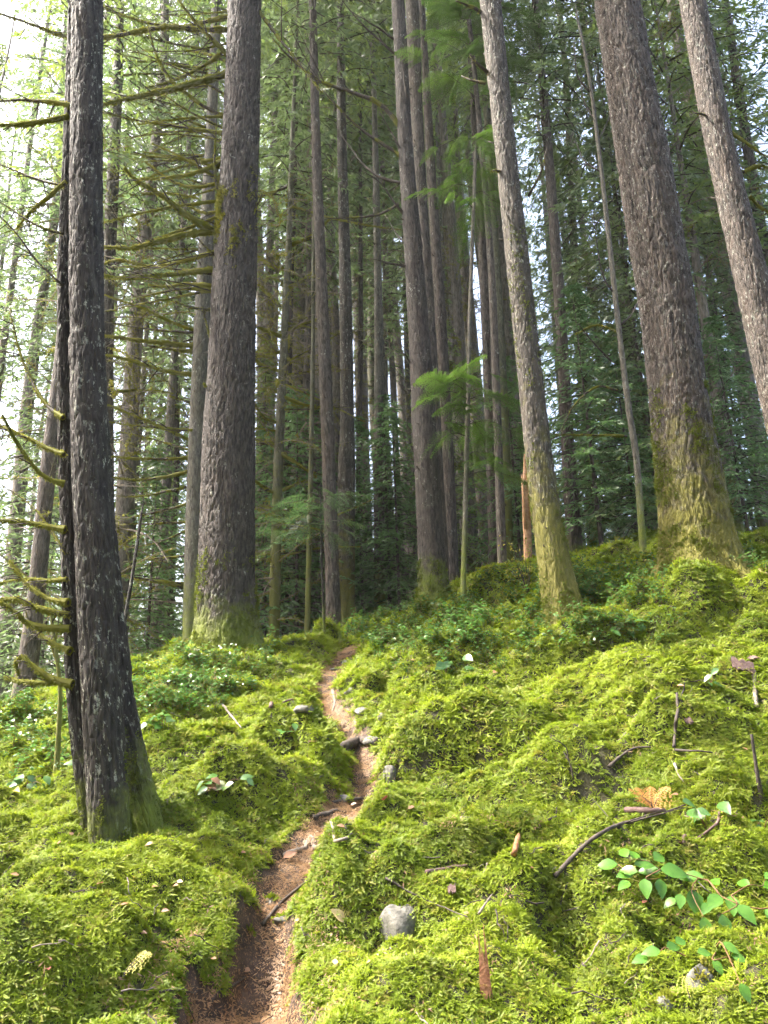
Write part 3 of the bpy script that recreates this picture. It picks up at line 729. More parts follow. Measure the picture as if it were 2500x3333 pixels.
# leaning double trunk in the left foreground
tree('T1', [[(285, -20, 94), (282, 500, 100), (281, 1000, 104), (296, 1500, 112), (326, 2200, 124), (345, 2500, 128), (362, 2800, 132)],
            [(247, -20, 44), (228, 500, 44), (209, 1000, 44), (222, 1600, 52), (250, 2200, 66), (285, 2550, 70), (320, 2800, 70)],
            [(290, 800, 40), (312, 1200, 56), (340, 1700, 66), (388, 2200, 80), (425, 2450, 92), (468, 2650, 112)]],
     6.2, 26, 'bark_wet', 'dark wet conifer with joined double trunk leaning beside the path', 84, 440, 0.016, 0.04, 0.24, 0.07, ('thin', 1), 18, Ys=[6.2, 6.33, 6.75], seed=3)
tree('T2', [[(797, -20, 104), (790, 300, 112), (777, 600, 124), (760, 1000, 142), (745, 1500, 166), (738, 1900, 186), (738, 2110, 206)]], 12.5, 32, 'bark_big',
     'stout furrowed brown conifer with mossy broken limbs standing left of the footpath', 160, 520, 0.026, 0.055, 0.26, 0.28, ('thin', 0), 22, nstub=20, seed=8)
tree('T3', [[(706, -20, 30), (684, 500, 36), (661, 1000, 52), (640, 1500, 58), (625, 2100, 62)]], 15, 30, 'bark_grey', 'smooth grey green conifer close behind the stout furrowed one', 32, 160, 0.004, 0.03, 0.2, 0.1, ('thin', 0), 17, nstub=24)
tree('T4', [[(392, -20, 26), (380, 300, 34), (362, 700, 40), (348, 1000, 44), (345, 1400, 48), (350, 2100, 52)]], 15.5, 28, 'bark_mossy', 'slim mossy conifer half hidden behind the leaning double trunk', 24, 120, 0.006, 0.05, 0.2, 0.1, ('thin', 1), 12, 2)
tree('T5', [[(258, 400, 30), (235, 700, 34), (205, 1100, 40), (160, 1500, 48), (112, 2000, 56), (64, 2330, 72)]], 13.5, 22, 'bark_brown', 'brown conifer tilting over at the far left, pale on its left side', 28, 160, 0.008, 0.05, 0.2, 0.25, ('thin', 0), 13, 0)
tree('T6', [[(1017, -20, 24), (1030, 500, 30), (1050, 1000, 38), (1070, 1500, 42), (1082, 1900, 46), (1086, 2090, 54)]], 15, 30, 'bark_brown', 'straight brown conifer standing just beyond the top of the path', 40, 220, 0.012, 0.04, 0.22, 0.12, ('thin', 1), 18, nstub=26)
tree('T7', [[(1108, -20, 22), (1112, 400, 30), (1125, 1000, 40), (1130, 1400, 46), (1128, 1520, 58), (1128, 1900, 56), (1130, 2040, 58)]], 17, 30, 'bark_mossy', 'grey trunk with a dark mossy bulge, right behind the straight brown conifer', 32, 200, 0.004, 0.04, 0.2, 0.1, ('thin', 0), 19, nstub=20)
tree('T8', [[(1172, 200, 10), (1174, 1000, 15), (1168, 1500, 20), (1168, 2030, 24)]], 20, 26, 'bark_brown', 'thin dark trunk beside the bulging mossy one', 16, 80, 0.003, 0.04, 0.2, 0.1, ('thin', 1), 17, 3)
tree('T9', [[(1206, -20, 14), (1220, 400, 18), (1231, 1000, 27), (1233, 1500, 34), (1236, 2010, 38)]], 18, 32, 'bark_grey', 'grey lichened trunk midway between the mossy bulge and the thick dark trunk', 24, 140, 0.004, 0.04, 0.2, 0.1, ('thin', 0), 19, nstub=30)
tree('T11', [[(1294, -20, 42), (1322, 500, 48), (1358, 1000, 66), (1388, 1500, 82), (1404, 1800, 88), (1414, 1960, 104)]], 13, 30, 'bark_big', 'thick grey brown trunk with dark knots at the centre of the ridge', 56, 260, 0.006, 0.035, 0.3, 0.22, ('thin', 1), 19, nstub=46)
tree('T12', [[(1340, -20, 44), (1362, 500, 42), (1392, 1000, 44), (1412, 1400, 50), (1436, 1930, 56)]], 14.3, 30, 'bark_brown', 'dark trunk tucked close behind the thick knotty one', 28, 160, 0.008, 0.04, 0.22, 0.1, ('thin', 0), 20, nstub=16)
tree('T13', [[(1378, 100, 20), (1400, 500, 30), (1431, 1000, 38), (1456, 1500, 44), (1472, 1900, 46)]], 15, 30, 'bark_brown', 'reddish brown scaly trunk right of the thick knotty one', 32, 180, 0.010, 0.035, 0.18, 0.1, ('thin', 1), 20, nstub=12)
tree('T14', [[(1518, -20, 16), (1550, 500, 22), (1580, 1000, 32), (1600, 1500, 36), (1613, 1890, 44)]], 17, 30, 'bark_brown', 'lichen flecked trunk left of a smooth greenish one', 24, 140, 0.008, 0.04, 0.2, 0.1, ('thin', 0), 18, nstub=16)
tree('T15', [[(1560, 100, 14), (1592, 500, 18), (1620, 1000, 36), (1640, 1500, 42), (1650, 1890, 46)]], 16.2, 28, 'bark_green', 'smooth greenish trunk beside the lichen flecked one', 24, 140, 0.002, 0.04, 0.2, 0.1, ('thin', 1), 18, nstub=12)
tree('T16', [[(1594, -20, 68), (1646, 500, 66), (1702, 1000, 76), (1756, 1500, 86), (1800, 1800, 100), (1832, 1975, 120)]], 11, 30, 'bark_mossy', 'leaning trunk blotched with moss and lichen right of centre on the slope', 96, 400, 0.017, 0.042, 0.15, 0.25, ('thin', 0), 20, nstub=24)
tree('T17', [[(1740, -20, 20), (1785, 500, 30), (1822, 1000, 36), (1845, 1400, 42), (1872, 1800, 52)]], 15, 30, 'bark_brown', 'dark trunk behind the leaning moss blotched one', 28, 150, 0.008, 0.04, 0.2, 0.1, ('tall', 1), 15, nstub=10)
tree('T18', [[(2004, -20, 134), (2088, 500, 160), (2172, 1000, 170), (2208, 1300, 178), (2248, 1600, 206), (2268, 1750, 226), (2284, 1890, 256)]], 11, 34, 'bark_warm', 'massive furrowed trunk with a broad mossy foot at the right', 190, 560, 0.030, 0.058, 0.22, 0.32, ('thin', 1), 22, seed=21)
tree('T19', [[(2248, -20, 76), (2350, 500, 86), (2468, 1000, 106), (2560, 1400, 116), (2650, 1800, 140)]], 9.5, 30, 'bark_warm', 'reddish scaly trunk cut by the right edge of the view', 96, 400, 0.017, 0.045, 0.17, 0.25, ('thin', 0), 18, nstub=22)
tree('T20', [[(2360, 0, 24), (2420, 400, 30), (2480, 760, 34), (2540, 1100, 38), (2640, 1700, 44)]], 16, 28, 'bark_brown', 'dark slanting trunk at the upper right corner', 20, 100, 0.006, 0.05, 0.2, 0.1, ('tall', 1), 12, 1)
tree('T21', [[(1880, 60, 8), (1904, 174, 10), (1936, 380, 12), (1974, 705, 16), (2018, 1100, 18), (2046, 1325, 20), (2072, 1500, 21), (2094, 1800, 24)]], 12.6, 14.5, 'bark_grey', 'slender bare sapling left of the massive mossy footed trunk', 14, 120, 0.0, 0.04, 0.2, 0.1, name='bare_sapling')
tree('T22', [[(2040, 900, 20), (2075, 1200, 22), (2110, 1400, 24), (2145, 1560, 26), (2185, 1800, 28)]], 16, 24, 'bark_green', 'thin green trunk peeping out left of the massive one', 14, 80, 0.003, 0.04, 0.2, 0.1, ('tall', 3), 9, 1)
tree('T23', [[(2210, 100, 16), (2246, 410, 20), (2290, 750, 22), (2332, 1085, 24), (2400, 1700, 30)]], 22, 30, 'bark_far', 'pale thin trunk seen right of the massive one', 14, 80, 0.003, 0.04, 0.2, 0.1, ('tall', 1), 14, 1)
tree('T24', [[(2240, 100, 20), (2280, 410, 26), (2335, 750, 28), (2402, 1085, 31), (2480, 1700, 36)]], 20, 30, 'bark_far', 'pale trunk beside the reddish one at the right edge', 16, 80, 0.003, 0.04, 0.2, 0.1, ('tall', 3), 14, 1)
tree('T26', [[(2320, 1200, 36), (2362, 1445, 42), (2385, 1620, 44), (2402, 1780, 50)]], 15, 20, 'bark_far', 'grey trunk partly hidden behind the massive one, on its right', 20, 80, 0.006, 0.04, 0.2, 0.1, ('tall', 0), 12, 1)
tree('T27', [[(950, 500, 16), (940, 800, 20), (930, 1000, 24), (905, 1540, 32), (892, 2060, 36)]], 16.5, 26, 'bark_green', 'yellow green moss coated trunk with whorls of bare limbs', 20, 120, 0.006, 0.04, 0.2, 0.1, ('thin', 1), 15, 2)
tree('T28', [[(962, 500, 12), (945, 1000, 18), (935, 1500, 24), (925, 2060, 28)]], 19, 28, 'bark_brown', 'dark trunk showing just right of the yellow green one', 14, 80, 0.004, 0.04, 0.2, 0.1, ('thin', 0), 14, 2)
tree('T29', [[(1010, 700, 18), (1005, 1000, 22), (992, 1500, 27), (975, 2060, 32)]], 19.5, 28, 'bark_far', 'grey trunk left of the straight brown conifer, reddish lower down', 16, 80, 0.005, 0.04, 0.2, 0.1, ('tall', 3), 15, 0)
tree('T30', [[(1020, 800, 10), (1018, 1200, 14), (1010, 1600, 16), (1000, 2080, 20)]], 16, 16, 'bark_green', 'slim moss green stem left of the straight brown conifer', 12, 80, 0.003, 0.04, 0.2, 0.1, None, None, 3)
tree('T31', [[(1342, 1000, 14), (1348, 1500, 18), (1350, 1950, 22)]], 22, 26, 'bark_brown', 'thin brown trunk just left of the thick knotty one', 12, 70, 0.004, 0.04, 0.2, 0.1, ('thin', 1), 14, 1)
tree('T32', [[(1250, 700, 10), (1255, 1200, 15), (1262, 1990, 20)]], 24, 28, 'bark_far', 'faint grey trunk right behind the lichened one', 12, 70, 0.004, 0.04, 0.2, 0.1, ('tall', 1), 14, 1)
tree('T33', [[(572, 1300, 16), (576, 1500, 19), (562, 1800, 21), (552, 2150, 26)]], 20, 24, 'bark_brown', 'dark slim trunk between the double trunk and the grey green one', 14, 70, 0.004, 0.04, 0.2, 0.1, ('tall', 3), 9, 1)
tree('T34', [[(458, 1690, 9), (435, 1850, 11), (400, 2060, 13), (372, 2250, 14)]], 12.5, at(458, 1688, 12.5)[2], 'bark_wet', 'thin dark dead pole leaning to the right behind the double trunk', 9, 60, 0.0, 0.04, 0.2, 0.0, name='dead_pole')
tree('T35', [[(172, 2050, 12), (186, 2150, 12), (196, 2260, 14), (190, 2400, 16), (178, 2600, 22)]], 8.0, at(172, 2100, 8.0)[2], 'bark_green', 'crooked little moss covered sapling at the left edge of the moss', 12, 80, 0.003, 0.03, 0.1, 0.2, name='mossy_sapling')

# ------------------------------------------------------------------ mossy dead limbs of the hand-placed trees
def limbs(key, rows, moss=0.6, wood='twig', dy=0.0, seed=100, twigs=7, dYbase=0.0):
    t = TREES[key]
    for i, (wpx, pts, *rest) in enumerate(rows):
        px_branch(t['o'], t['org'], pts, t['Y'] + dYbase, wpx, seed + i * 7, rest[0] if rest else moss, dy=rest[1] if len(rest) > 1 else dy, wood=wood, twigs=twigs)

limbs('T2', [
    (17, [(745, 98), (640, 95), (520, 90), (340, 125), (200, 116), (100, 80), (-20, 40)], 0.6, -1.0),
    (14, [(745, 55), (650, 75), (560, 88), (430, 60), (330, 20)], 0.4, 0.8),
    (14, [(745, 185), (690, 125), (620, 50), (575, -10)], 0.5, -0.6),
    (19, [(735, 240), (650, 270), (580, 290), (500, 310), (420, 330), (325, 352)], 0.9, -0.8),
    (13, [(735, 165), (650, 220), (560, 262), (470, 285)], 0.6, 0.6),
    (13, [(732, 380), (640, 330), (560, 270), (510, 190), (480, 90)], 0.4, -0.5),
    (12, [(724, 435), (600, 415), (470, 395), (330, 368)], 0.5, 0.5),
    (12, [(718, 530), (640, 560), (560, 575), (450, 580)], 0.8, -0.8),
    (19, [(710, 752), (620, 710), (530, 640), (450, 590), (405, 545)], 0.8, -0.9),
    (18, [(706, 754), (620, 762), (520, 785), (430, 808), (325, 806)], 1.1, -0.4),
    (16, [(696, 876), (600, 885), (500, 895), (400, 902), (325, 895)], 1.1, -0.6),
    (11, [(718, 840), (680, 815), (638, 775)], 0.3, -0.4),
    (12, [(700, 820), (600, 850), (500, 870), (380, 850), (325, 870)], 0.9, 0.5),
    (11, [(694, 1010), (620, 1000), (570, 982)], 0.4, -0.4),
    (11, [(716, 640), (700, 560), (702, 470), (706, 400)], 0.4, -0.4),
    (12, [(800, 745), (826, 690), (852, 632)], 0.5, -0.3),
    (12, [(846, 40), (900, 120), (980, 220), (1040, 300)], 0.2, -0.5),
    (10, [(740, 590), (640, 610), (560, 590), (470, 530)], 0.7, 0.5),
    (9, [(735, 690), (660, 690), (590, 660)], 0.8, 0.4),
    (11, [(690, 930), (600, 925), (530, 935), (480, 928)], 0.9, 0.2),
    (10, [(700, 1180), (690, 1130), (670, 1050), (660, 1000)], 0.3, -0.3),
    (9, [(688, 1270), (664, 1252)], 0.9, -0.3),
], seed=100)
limbs('T3', [
    (13, [(632, 1126), (530, 1117), (430, 1105), (330, 1090)], 1.3, -0.6),
    (11, [(632, 1220), (520, 1202), (400, 1165), (320, 1148)], 1.0, -0.5),
    (10, [(630, 1145), (540, 1135), (480, 1128)], 0.9, 0.4),
    (10, [(625, 1310), (590, 1300), (552, 1288)], 0.9, -0.3),
    (9, [(622, 1400), (500, 1390), (400, 1380), (345, 1368)], 0.5, -0.4),
    (10, [(615, 1490), (520, 1495), (420, 1492), (350, 1486)], 0.7, -0.5),
    (10, [(612, 1535), (530, 1555), (440, 1562), (370, 1553)], 0.8, 0.4),
    (9, [(612, 1585), (540, 1600), (460, 1615), (380, 1612)], 0.4, -0.3),
    (9, [(608, 1640), (540, 1660), (440, 1680), (370, 1688)], 0.4, 0.3),
    (8, [(606, 1700), (500, 1702), (420, 1700), (380, 1690)], 0.3, -0.3),
    (8, [(604, 1810), (500, 1815), (400, 1825)], 0.3, 0.3),
    (8, [(600, 1900), (540, 1895), (440, 1890)], 0.9, -0.4),
    (8, [(650, 1080), (560, 1050), (450, 1000), (330, 960)], 0.9, -0.4),
    (8, [(690, 1430), (640, 1400), (560, 1400), (470, 1370)], 0.6, -0.4),
], seed=300)
limbs('T1', [
    (15, [(232, 345), (140, 325), (60, 322), (-40, 330)], 0.3, 0.2),
    (15, [(225, 378), (140, 398), (60, 410), (-40, 412)], 0.9, -0.1),
    (12, [(215, 590), (160, 640), (100, 690), (60, 740)], 0.8, 0.2),
    (10, [(212, 600), (140, 590), (60, 560), (-30, 520)], 0.2, 0.3),
    (10, [(205, 760), (140, 740), (70, 700), (-20, 640)], 0.3, 0.1),
    (10, [(205, 930), (120, 850), (50, 760), (-30, 690)], 0.2, -0.1),
    (13, [(205, 1360), (140, 1300), (80, 1180), (30, 1020)], 0.5, 0.4),
    (13, [(208, 1480), (120, 1440), (40, 1400), (-40, 1360)], 0.9, 0.2),
    (12, [(210, 1575), (140, 1545), (60, 1440), (10, 1340)], 1.1, -0.2),
    (13, [(212, 1725), (130, 1705), (50, 1690), (-40, 1690)], 1.3, 0.0),
    (8, [(214, 1800), (150, 1700), (90, 1640), (-30, 1560)], 0.4, 0.4),
    (9, [(218, 1885), (160, 1890), (80, 1880), (-30, 1900)], 1.0, 0.3),
    (13, [(222, 1962), (150, 1945), (80, 1895), (30, 1830)], 1.1, 0.2),
    (19, [(226, 2000), (140, 1985), (60, 1950), (10, 1945), (-30, 1955)], 1.4, 0.0),
    (17, [(228, 2046), (150, 2045), (100, 2030), (50, 1990), (0, 1960)], 1.4, -0.1),
    (12, [(228, 2120), (150, 2080), (90, 2035)], 0.7, 0.2),
    (17, [(236, 2228), (170, 2212), (120, 2180), (60, 2130), (48, 2150), (60, 2200)], 1.3, 0.1),
    (12, [(238, 2222), (150, 2225), (70, 2226), (10, 2210)], 1.2, 0.3),
], seed=500, twigs=6)
limbs('T11', [
    (16, [(1302, 412), (1240, 340), (1150, 300), (1030, 255), (930, 170), (890, 120)], 0.12, -0.4),
    (13, [(1300, 505), (1200, 440), (1120, 370), (1040, 285)], 0.1, -0.4),
    (11, [(1306, 595), (1230, 575), (1170, 520), (1110, 440)], 0.0, 0.3),
    (9, [(1318, 530), (1290, 460), (1255, 400), (1235, 360)], 0.0, -0.3),
    (11, [(1296, 665), (1240, 692), (1160, 706), (1050, 708)], 0.1, -0.5),
    (9, [(1320, 705), (1290, 670), (1240, 600), (1180, 560)], 0.0, -0.3),
    (11, [(1345, 872), (1290, 862), (1240, 850), (1214, 846)], 0.0, -0.3),
    (8, [(1352, 800), (1300, 775), (1250, 700)], 0.0, 0.3),
    (9, [(1328, 345), (1322, 300), (1305, 170)], 0.0, -0.3),
    (8, [(1330, 615), (1322, 540), (1318, 470)], 0.0, -0.3),
    (8, [(1285, 130), (1230, 90), (1150, 40)], 0.0, -0.3),
    (9, [(1290, 180), (1200, 90), (1110, -10)], 0.0, -0.4),
    (7, [(1370, 1535), (1350, 1518)], 0.0, -0.3), (9, [(1342, 1195), (1325, 1160), (1318, 1150)], 0.0, -0.3),
    (8, [(1372, 1725), (1340, 1712), (1312, 1705)], 0.0, -0.3)], wood='twig', seed=700, twigs=2)
limbs('T16', [(14, [(1570, 42), (1530, 20), (1485, 0)], 0.1, -0.3), (13, [(1592, 240), (1560, 215), (1530, 180)], 0.1, -0.3), (11, [(1580, 272), (1530, 260), (1500, 248)], 0.1, 0.2),
              (11, [(1655, 570), (1615, 555), (1600, 560)], 0.2, -0.3), (10, [(1720, 640), (1760, 560), (1780, 480)], 0.1, -0.4)], seed=800, twigs=2)
limbs('T27', [(10, [(925, 1100), (830, 1060), (740, 1000)], 1.2, -0.5), (10, [(925, 1080), (1000, 1050), (1060, 1030)], 1.2, 0.4), (10, [(915, 1290), (1000, 1320), (1090, 1330)], 1.1, -0.3),
              (9, [(915, 1210), (840, 1180), (800, 1120)], 1.1, 0.3), (9, [(910, 1380), (850, 1350), (820, 1290)], 1.0, -0.4), (10, [(905, 1470), (980, 1520), (1030, 1560)], 1.1, -0.4),
              (9, [(905, 1430), (850, 1440), (790, 1400)], 1.0, 0.4), (10, [(902, 1610), (850, 1580), (800, 1540)], 1.1, -0.4), (9, [(908, 1600), (990, 1565), (1000, 1570)], 1.1, 0.3),
              (10, [(898, 1650), (850, 1660), (790, 1640)], 1.0, 0.3), (9, [(920, 1000), (870, 960), (800, 880)], 1.0, 0.4), (9, [(930, 940), (1000, 900), (1050, 840)], 1.0, -0.4),
              (9, [(935, 880), (860, 850), (790, 780)], 1.0, 0.4), (9, [(938, 800), (1010, 770), (1080, 700)], 1.0, 0.4)], seed=900, twigs=5)
limbs('T18', [(12, [(2010, 250), (1990, 235)], 0.0, -0.2)], seed=950, twigs=0)
limbs('T21', [(7, [(2018, 1060), (2060, 1020), (2080, 960), (2075, 880)], 0.0, 0.2), (6, [(1995, 950), (1960, 900), (1940, 800), (1930, 700)], 0.0, -0.3), (7, [(1990, 1175), (1930, 1110), (1880, 1050)], 0.0, -0.3),
              (6, [(1955, 560), (1900, 520), (1860, 430)], 0.0, 0.3), (6, [(1945, 460), (1975, 400), (2000, 300)], 0.0, 0.2), (6, [(1920, 300), (1880, 240), (1870, 130)], 0.0, -0.2), (6, [(1935, 390), (1905, 330), (1890, 250)], 0.0, 0.3),
              (8, [(2010, 1270), (1940, 1260), (1860, 1330), (1820, 1420)], 0.1, -0.3), (8, [(2040, 1420), (1950, 1415), (1810, 1415)], 0.6, -0.3), (7, [(2020, 1085), (1940, 1060), (1870, 1090)], 0.9, 0.4)], seed=970, twigs=4)
limbs('T35', [(7, [(172, 2110), (180, 2060), (186, 2010)], 0.3), (6, [(184, 2150), (160, 2090), (140, 2060)], 0.5), (6, [(180, 2130), (150, 2080), (60, 2060)], 0.3)], seed=990, twigs=2)
limbs('T19', [(10, [(2310, 375), (2275, 372), (2240, 365)], 0.1, -0.3), (9, [(2380, 430), (2440, 470), (2520, 520)], 0.6, -0.2), (10, [(2420, 560), (2470, 540), (2540, 560)], 0.9, 0.3), (9, [(2440, 640), (2480, 680), (2540, 700)], 0.8, 0.2)], seed=930, twigs=3)

# many thin bare limbs between the trunks on the left
r = np.random.default_rng(606)
for key, x_of, n_, ylo, yhi in (('T2', lambda y: 745 - 0.045 * y, 22, 20, 1050), ('T3', lambda y: 690 - 0.05 * y, 20, 150, 1950), ('T4', lambda y: 385 - 0.03 * y, 12, 60, 1300), ('T27', lambda y: 955 - 0.035 * y, 16, 550, 1900)):
    t = TREES[key]
    for i in range(n_):
        y0 = r.uniform(ylo, yhi); x0 = x_of(y0); L = r.uniform(120, 380); sg = -1 if key in ('T2', 'T3') or r.uniform() < 0.5 else 1; ri = r.normal(0.05, 0.3); sag = r.uniform(-0.1, 0.25)
        pts = [(x0 + sg * L * f, y0 + L * (ri * f + sag * f * f * (1 if ri < 0.2 else -1))) for f in (0, 0.35, 0.7, 1.0)]
        px_branch(t['o'], t['org'], pts, t['Y'], r.uniform(5, 9), 3000 + i + 100 * n_, r.uniform(0.2, 0.9), dy=r.uniform(-1.2, 1.0), twigs=6)

# broken orange snag
def snag():
    p0 = at(1722, 1895, 13.5); top = at(1708, 1478, 13.5)
    org = np.array([p0[0], p0[1], g1(p0[0], p0[1])]); t = empty('broken_snag', org, 'broken splintered orange snag left of the leaning moss blotched trunk', 'snag')
    C = np.linspace(np.array([p0[0], p0[1], org[2] - 0.2]), top, 24); r = size(26, p0) / 2
    R = r * np.concatenate([np.ones(16), np.linspace(1, 0.15, 8)])
    mb = MB(); trunk_part(mb, C, R, 14, 77, 0.012, 0.03, 0.6, 0.0, 0.06, base=org[2]); mb.build('trunk', [M['snag']], t, org, tc=True)
    for dx, ht in ((0.05, 0.72), (-0.05, 0.64)):
        mb = MB(); z = org[2] + (top[2] - org[2]) * ht
        q = np.array([C[15][0] + dx, C[15][1] - 0.05, z]); add_tube(mb, np.array([q - [0, 0, 0.7], q, q + [dx * 0.3, 0, 0.35]]), [0.05, 0.035, 0.004], 5)
        mb.build('splinter', [M['snag']], t, org)
snag()

# moss grown over the feet of the near trunks, and the collar on the stout one
def moss_clump(seed, n=26, L=0.05):
    r = np.random.default_rng(seed); mb = MB()
    B = r.normal(0, 0.02, (n, 3)) * [1, 1, 0.4]; d = unit(r.normal(0, 1, (n, 3)) + [0, 0, 1.1]); D = d * L * r.uniform(0.5, 1.2, (n, 1))
    S = unit(np.cross(d, r.normal(0, 1, (n, 3)))) * L * 0.16
    diamonds(mb, B, D, S); return mb.mesh('moss_clump', [M['moss_dark']], smooth=False)
clumps = [moss_clump(i) for i in range(4)]
def trunk_moss(key, n, zmax, power, seed, scale=1.0, z0=-0.1, face=None, thr=0.5, line=0, band=None, mat='moss_dark'):
    t = TREES[key]; r = np.random.default_rng(seed); C, R = t['lines'][line]; b = t['org'][2]
    h = z0 + (zmax - z0) * r.uniform(0, 1, n) ** power; az = r.uniform(0, 2 * math.pi, n)
    if face is not None: az = face + r.normal(0, 0.7, n)
    if band: h = r.normal(band[0], band[1], n) + 0.25 * np.cos(az * 2)
    z = b + h; rr = np.interp(z, C[:, 2], R)
    rr = rr * (1 + 0.32 * np.exp(-np.maximum(h, -0.2) / 0.28) * 0.6)
    k = vn(np.cos(az) * 2, np.sin(az) * 2, h * 2.2, seed) + 0.6 * vn(np.cos(az) * 6, np.sin(az) * 6, h * 6, seed + 1) > -0.05 + thr * h / zmax
    nrm = np.c_[np.cos(az), np.sin(az), np.full(n, 0.25)]
    P = np.c_[np.interp(z, C[:, 2], C[:, 0]) + np.cos(az) * rr, np.interp(z, C[:, 2], C[:, 1]) + np.sin(az) * rr, z][k]
    mb = MB(); me0 = None
    E = align(nrm[k], r)
    vs = []
    for c in clumps:
        v = np.empty(len(c.vertices) * 3); c.vertices.foreach_get('co', v); vs.append(v.reshape(-1, 3))
    for i in range(len(P)):
        v = vs[i % 4]; e = E[i]
        Rm = np.array(Matrix.Rotation(e[2], 3, 'Z') @ Matrix.Rotation(e[1], 3, 'Y') @ Matrix.Rotation(e[0], 3, 'X'))
        vv = (v[:40] * scale * r.uniform(0.6, 1.3)) @ Rm.T + P[i]
        mb.add(vv, np.arange(40).reshape(-1, 4))
    return mb.build('moss', [M[mat]], t['o'], t['org'], smooth=False, kind='stuff')
trunk_moss('T18', 7000, 3.0, 1.5, 1, 0.75)
trunk_moss('T16', 2600, 2.6, 1.4, 2, 0.6)
trunk_moss('T16', 900, 6.5, 1.0, 12, 0.6, 3.5, None, 0.15)
trunk_moss('T2', 2600, 1.6, 1.7, 3, 0.8)
trunk_moss('T2', 1300, 8.9, 1.0, 4, 0.9, 7.7, -2.0, 0.12, 0, (8.2, 0.38), 'moss_branch')
trunk_moss('T1', 2200, 0.9, 1.5, 5, 0.5)
trunk_moss('T1', 2200, 1.3, 1.3, 15, 0.5, line=2)
trunk_moss('T1', 900, 0.8, 1.5, 16, 0.5, line=1)
trunk_moss('T11', 600, 0.8, 1.6, 6, 1.0)

# ------------------------------------------------------------------ young trees with green sprays
def frond(seed, n=16, L=0.5, leafl=0.034, mat='cedar', droop=0.35, curl=0.5):
    """flat fern-like spray along +X"""
    r = np.random.default_rng(seed); mb = MB()
    s = np.linspace(0, 1, n)[:, None]
    C = np.c_[s * L, 0.06 * L * np.sin(s * 3), -droop * L * s ** 2]
    add_tube(mb, C[::3], np.linspace(0.004, 0.001, len(C[::3])), 3, 1)
    for sg in (-1, 1):
        for i in range(1, n):
            l = 0.42 * L * (1 - s[i, 0]) ** 0.7 * r.uniform(0.8, 1.1) + 0.02
            m = max(3, int(l / 0.02)); u = np.linspace(0, 1, m)[:, None]
            d = unit(np.array([0.72, sg * 0.9, -0.15 - 0.3 * r.uniform()]))
            Q = C[i] + d * l * u + np.array([0, 0, -curl * 0.3]) * l * u ** 2
            for s2 in (-1, 1):
                D = unit(d + np.cross(d, [0, 0, 1.0]) * s2 * 0.9 + r.normal(0, 0.15, Q.shape)) * leafl * (1.1 - 0.5 * u)
                diamonds(mb, Q, D, np.cross(D, [0, 0, 1.0]) * 0.2, 0)
    return mb.mesh('frond', [M[mat], M['twig']], smooth=False)
FR_CEDAR = [frond(1), frond(2, 18, 0.6, 0.036), frond(3, 14, 0.42, 0.03, 'cedar', 0.6)]
FR_HEM = [frond(4, 16, 0.5, 0.022, 'young', 0.2, 0.2), frond(5, 14, 0.42, 0.02, 'young', 0.3, 0.2)]

def sprayed(name, label, stem, Y, top, bark, sprays, protos, seed, group=None, cat='tree', dz=0.25):
    """thin stem plus sprays given by photo points (px, py, reach m, depth offset m)"""
    r = np.random.default_rng(seed)
    C, R = stem_line(stem, Y, top, 80)
    b = g1(C[0, 0], C[0, 1]); j = np.argmin(np.abs(C[:, 2] - b)); org = np.array([C[j, 0], C[j, 1], b])
    t = empty(name, org, label, cat, group)
    mb = MB(); trunk_part(mb, C, R, 10, seed, 0.001, 0.03, 0.2, 0.05, 0.05, base=b); mb.build('trunk', [M[bark]], t, org, tc=True)
    for (px, py, dY, n, sc) in sprays:
        p = at(px, py, Y + dY)
        zb = p[2] + dz * r.uniform(0.2, 1.2) - 0.1
        k = np.argmin(np.abs(C[:, 2] - zb)); a = C[k]
        P = resample(np.array([a, (a + p) / 2 + [0, 0, 0.12], p]), 7)
        mb = MB(); add_tube(mb, P, np.linspace(0.009, 0.003, 7), 5, 0); br = mb.build('branch', [M['twig']], t, org)
        az = math.atan2(p[1] - a[1], p[0] - a[0])
        for q in range(n):
            u = 0.3 + 0.7 * q / max(1, n - 1) if n > 1 else 1.0
            s = P[min(6, int(u * 6))]
            sd_ = (-1) ** q * r.uniform(0.1, 0.9) if q < n - 1 else 0
            put('frond', protos[int(r.integers(len(protos)))], br, s - org, (r.normal(0, 0.3), r.normal(0.2, 0.25), az + sd_), 1.55 * sc * r.uniform(0.8, 1.2))
    return t

sprayed('young_cedar', 'bright green young cedar with drooping fern like sprays right of the knotty trunk', [(1548, 500, 10), (1530, 1000, 13), (1524, 1300, 14), (1516, 1600, 16), (1508, 1900, 18)], 12.2, 11.5, 'bark_grey',
        [(1420, 1290, -0.6, 3, 0.8), (1440, 1260, -0.4, 4, 0.9), (1480, 1240, -0.5, 4, 0.9), (1500, 1330, -0.4, 4, 0.9), (1460, 1400, -0.3, 3, 0.8), (1430, 1440, -0.3, 3, 0.7), (1590, 1290, -0.2, 3, 0.8), (1660, 1230, -0.2, 3, 0.7), (1640, 1310, 0.1, 3, 0.8),
         (1560, 1400, 0.4, 3, 0.8), (1590, 1500, 0.2, 3, 0.7), (1540, 1520, -0.3, 3, 0.7), (1660, 1400, 0.3, 3, 0.8), (1520, 1200, 0.3, 3, 0.8), (1690, 1560, 0.3, 3, 0.7),
         (1480, 650, -0.3, 3, 0.8), (1440, 620, -0.2, 3, 0.7), (1560, 450, -0.3, 4, 0.9), (1580, 560, 0.2, 4, 0.9), (1600, 650, 0.1, 3, 0.9), (1540, 700, 0.3, 3, 0.9), (1430, 480, 0.1, 3, 0.7), (1620, 400, 0.2, 3, 0.9), (1500, 560, 0.3, 3, 0.9)], FR_CEDAR, 51)
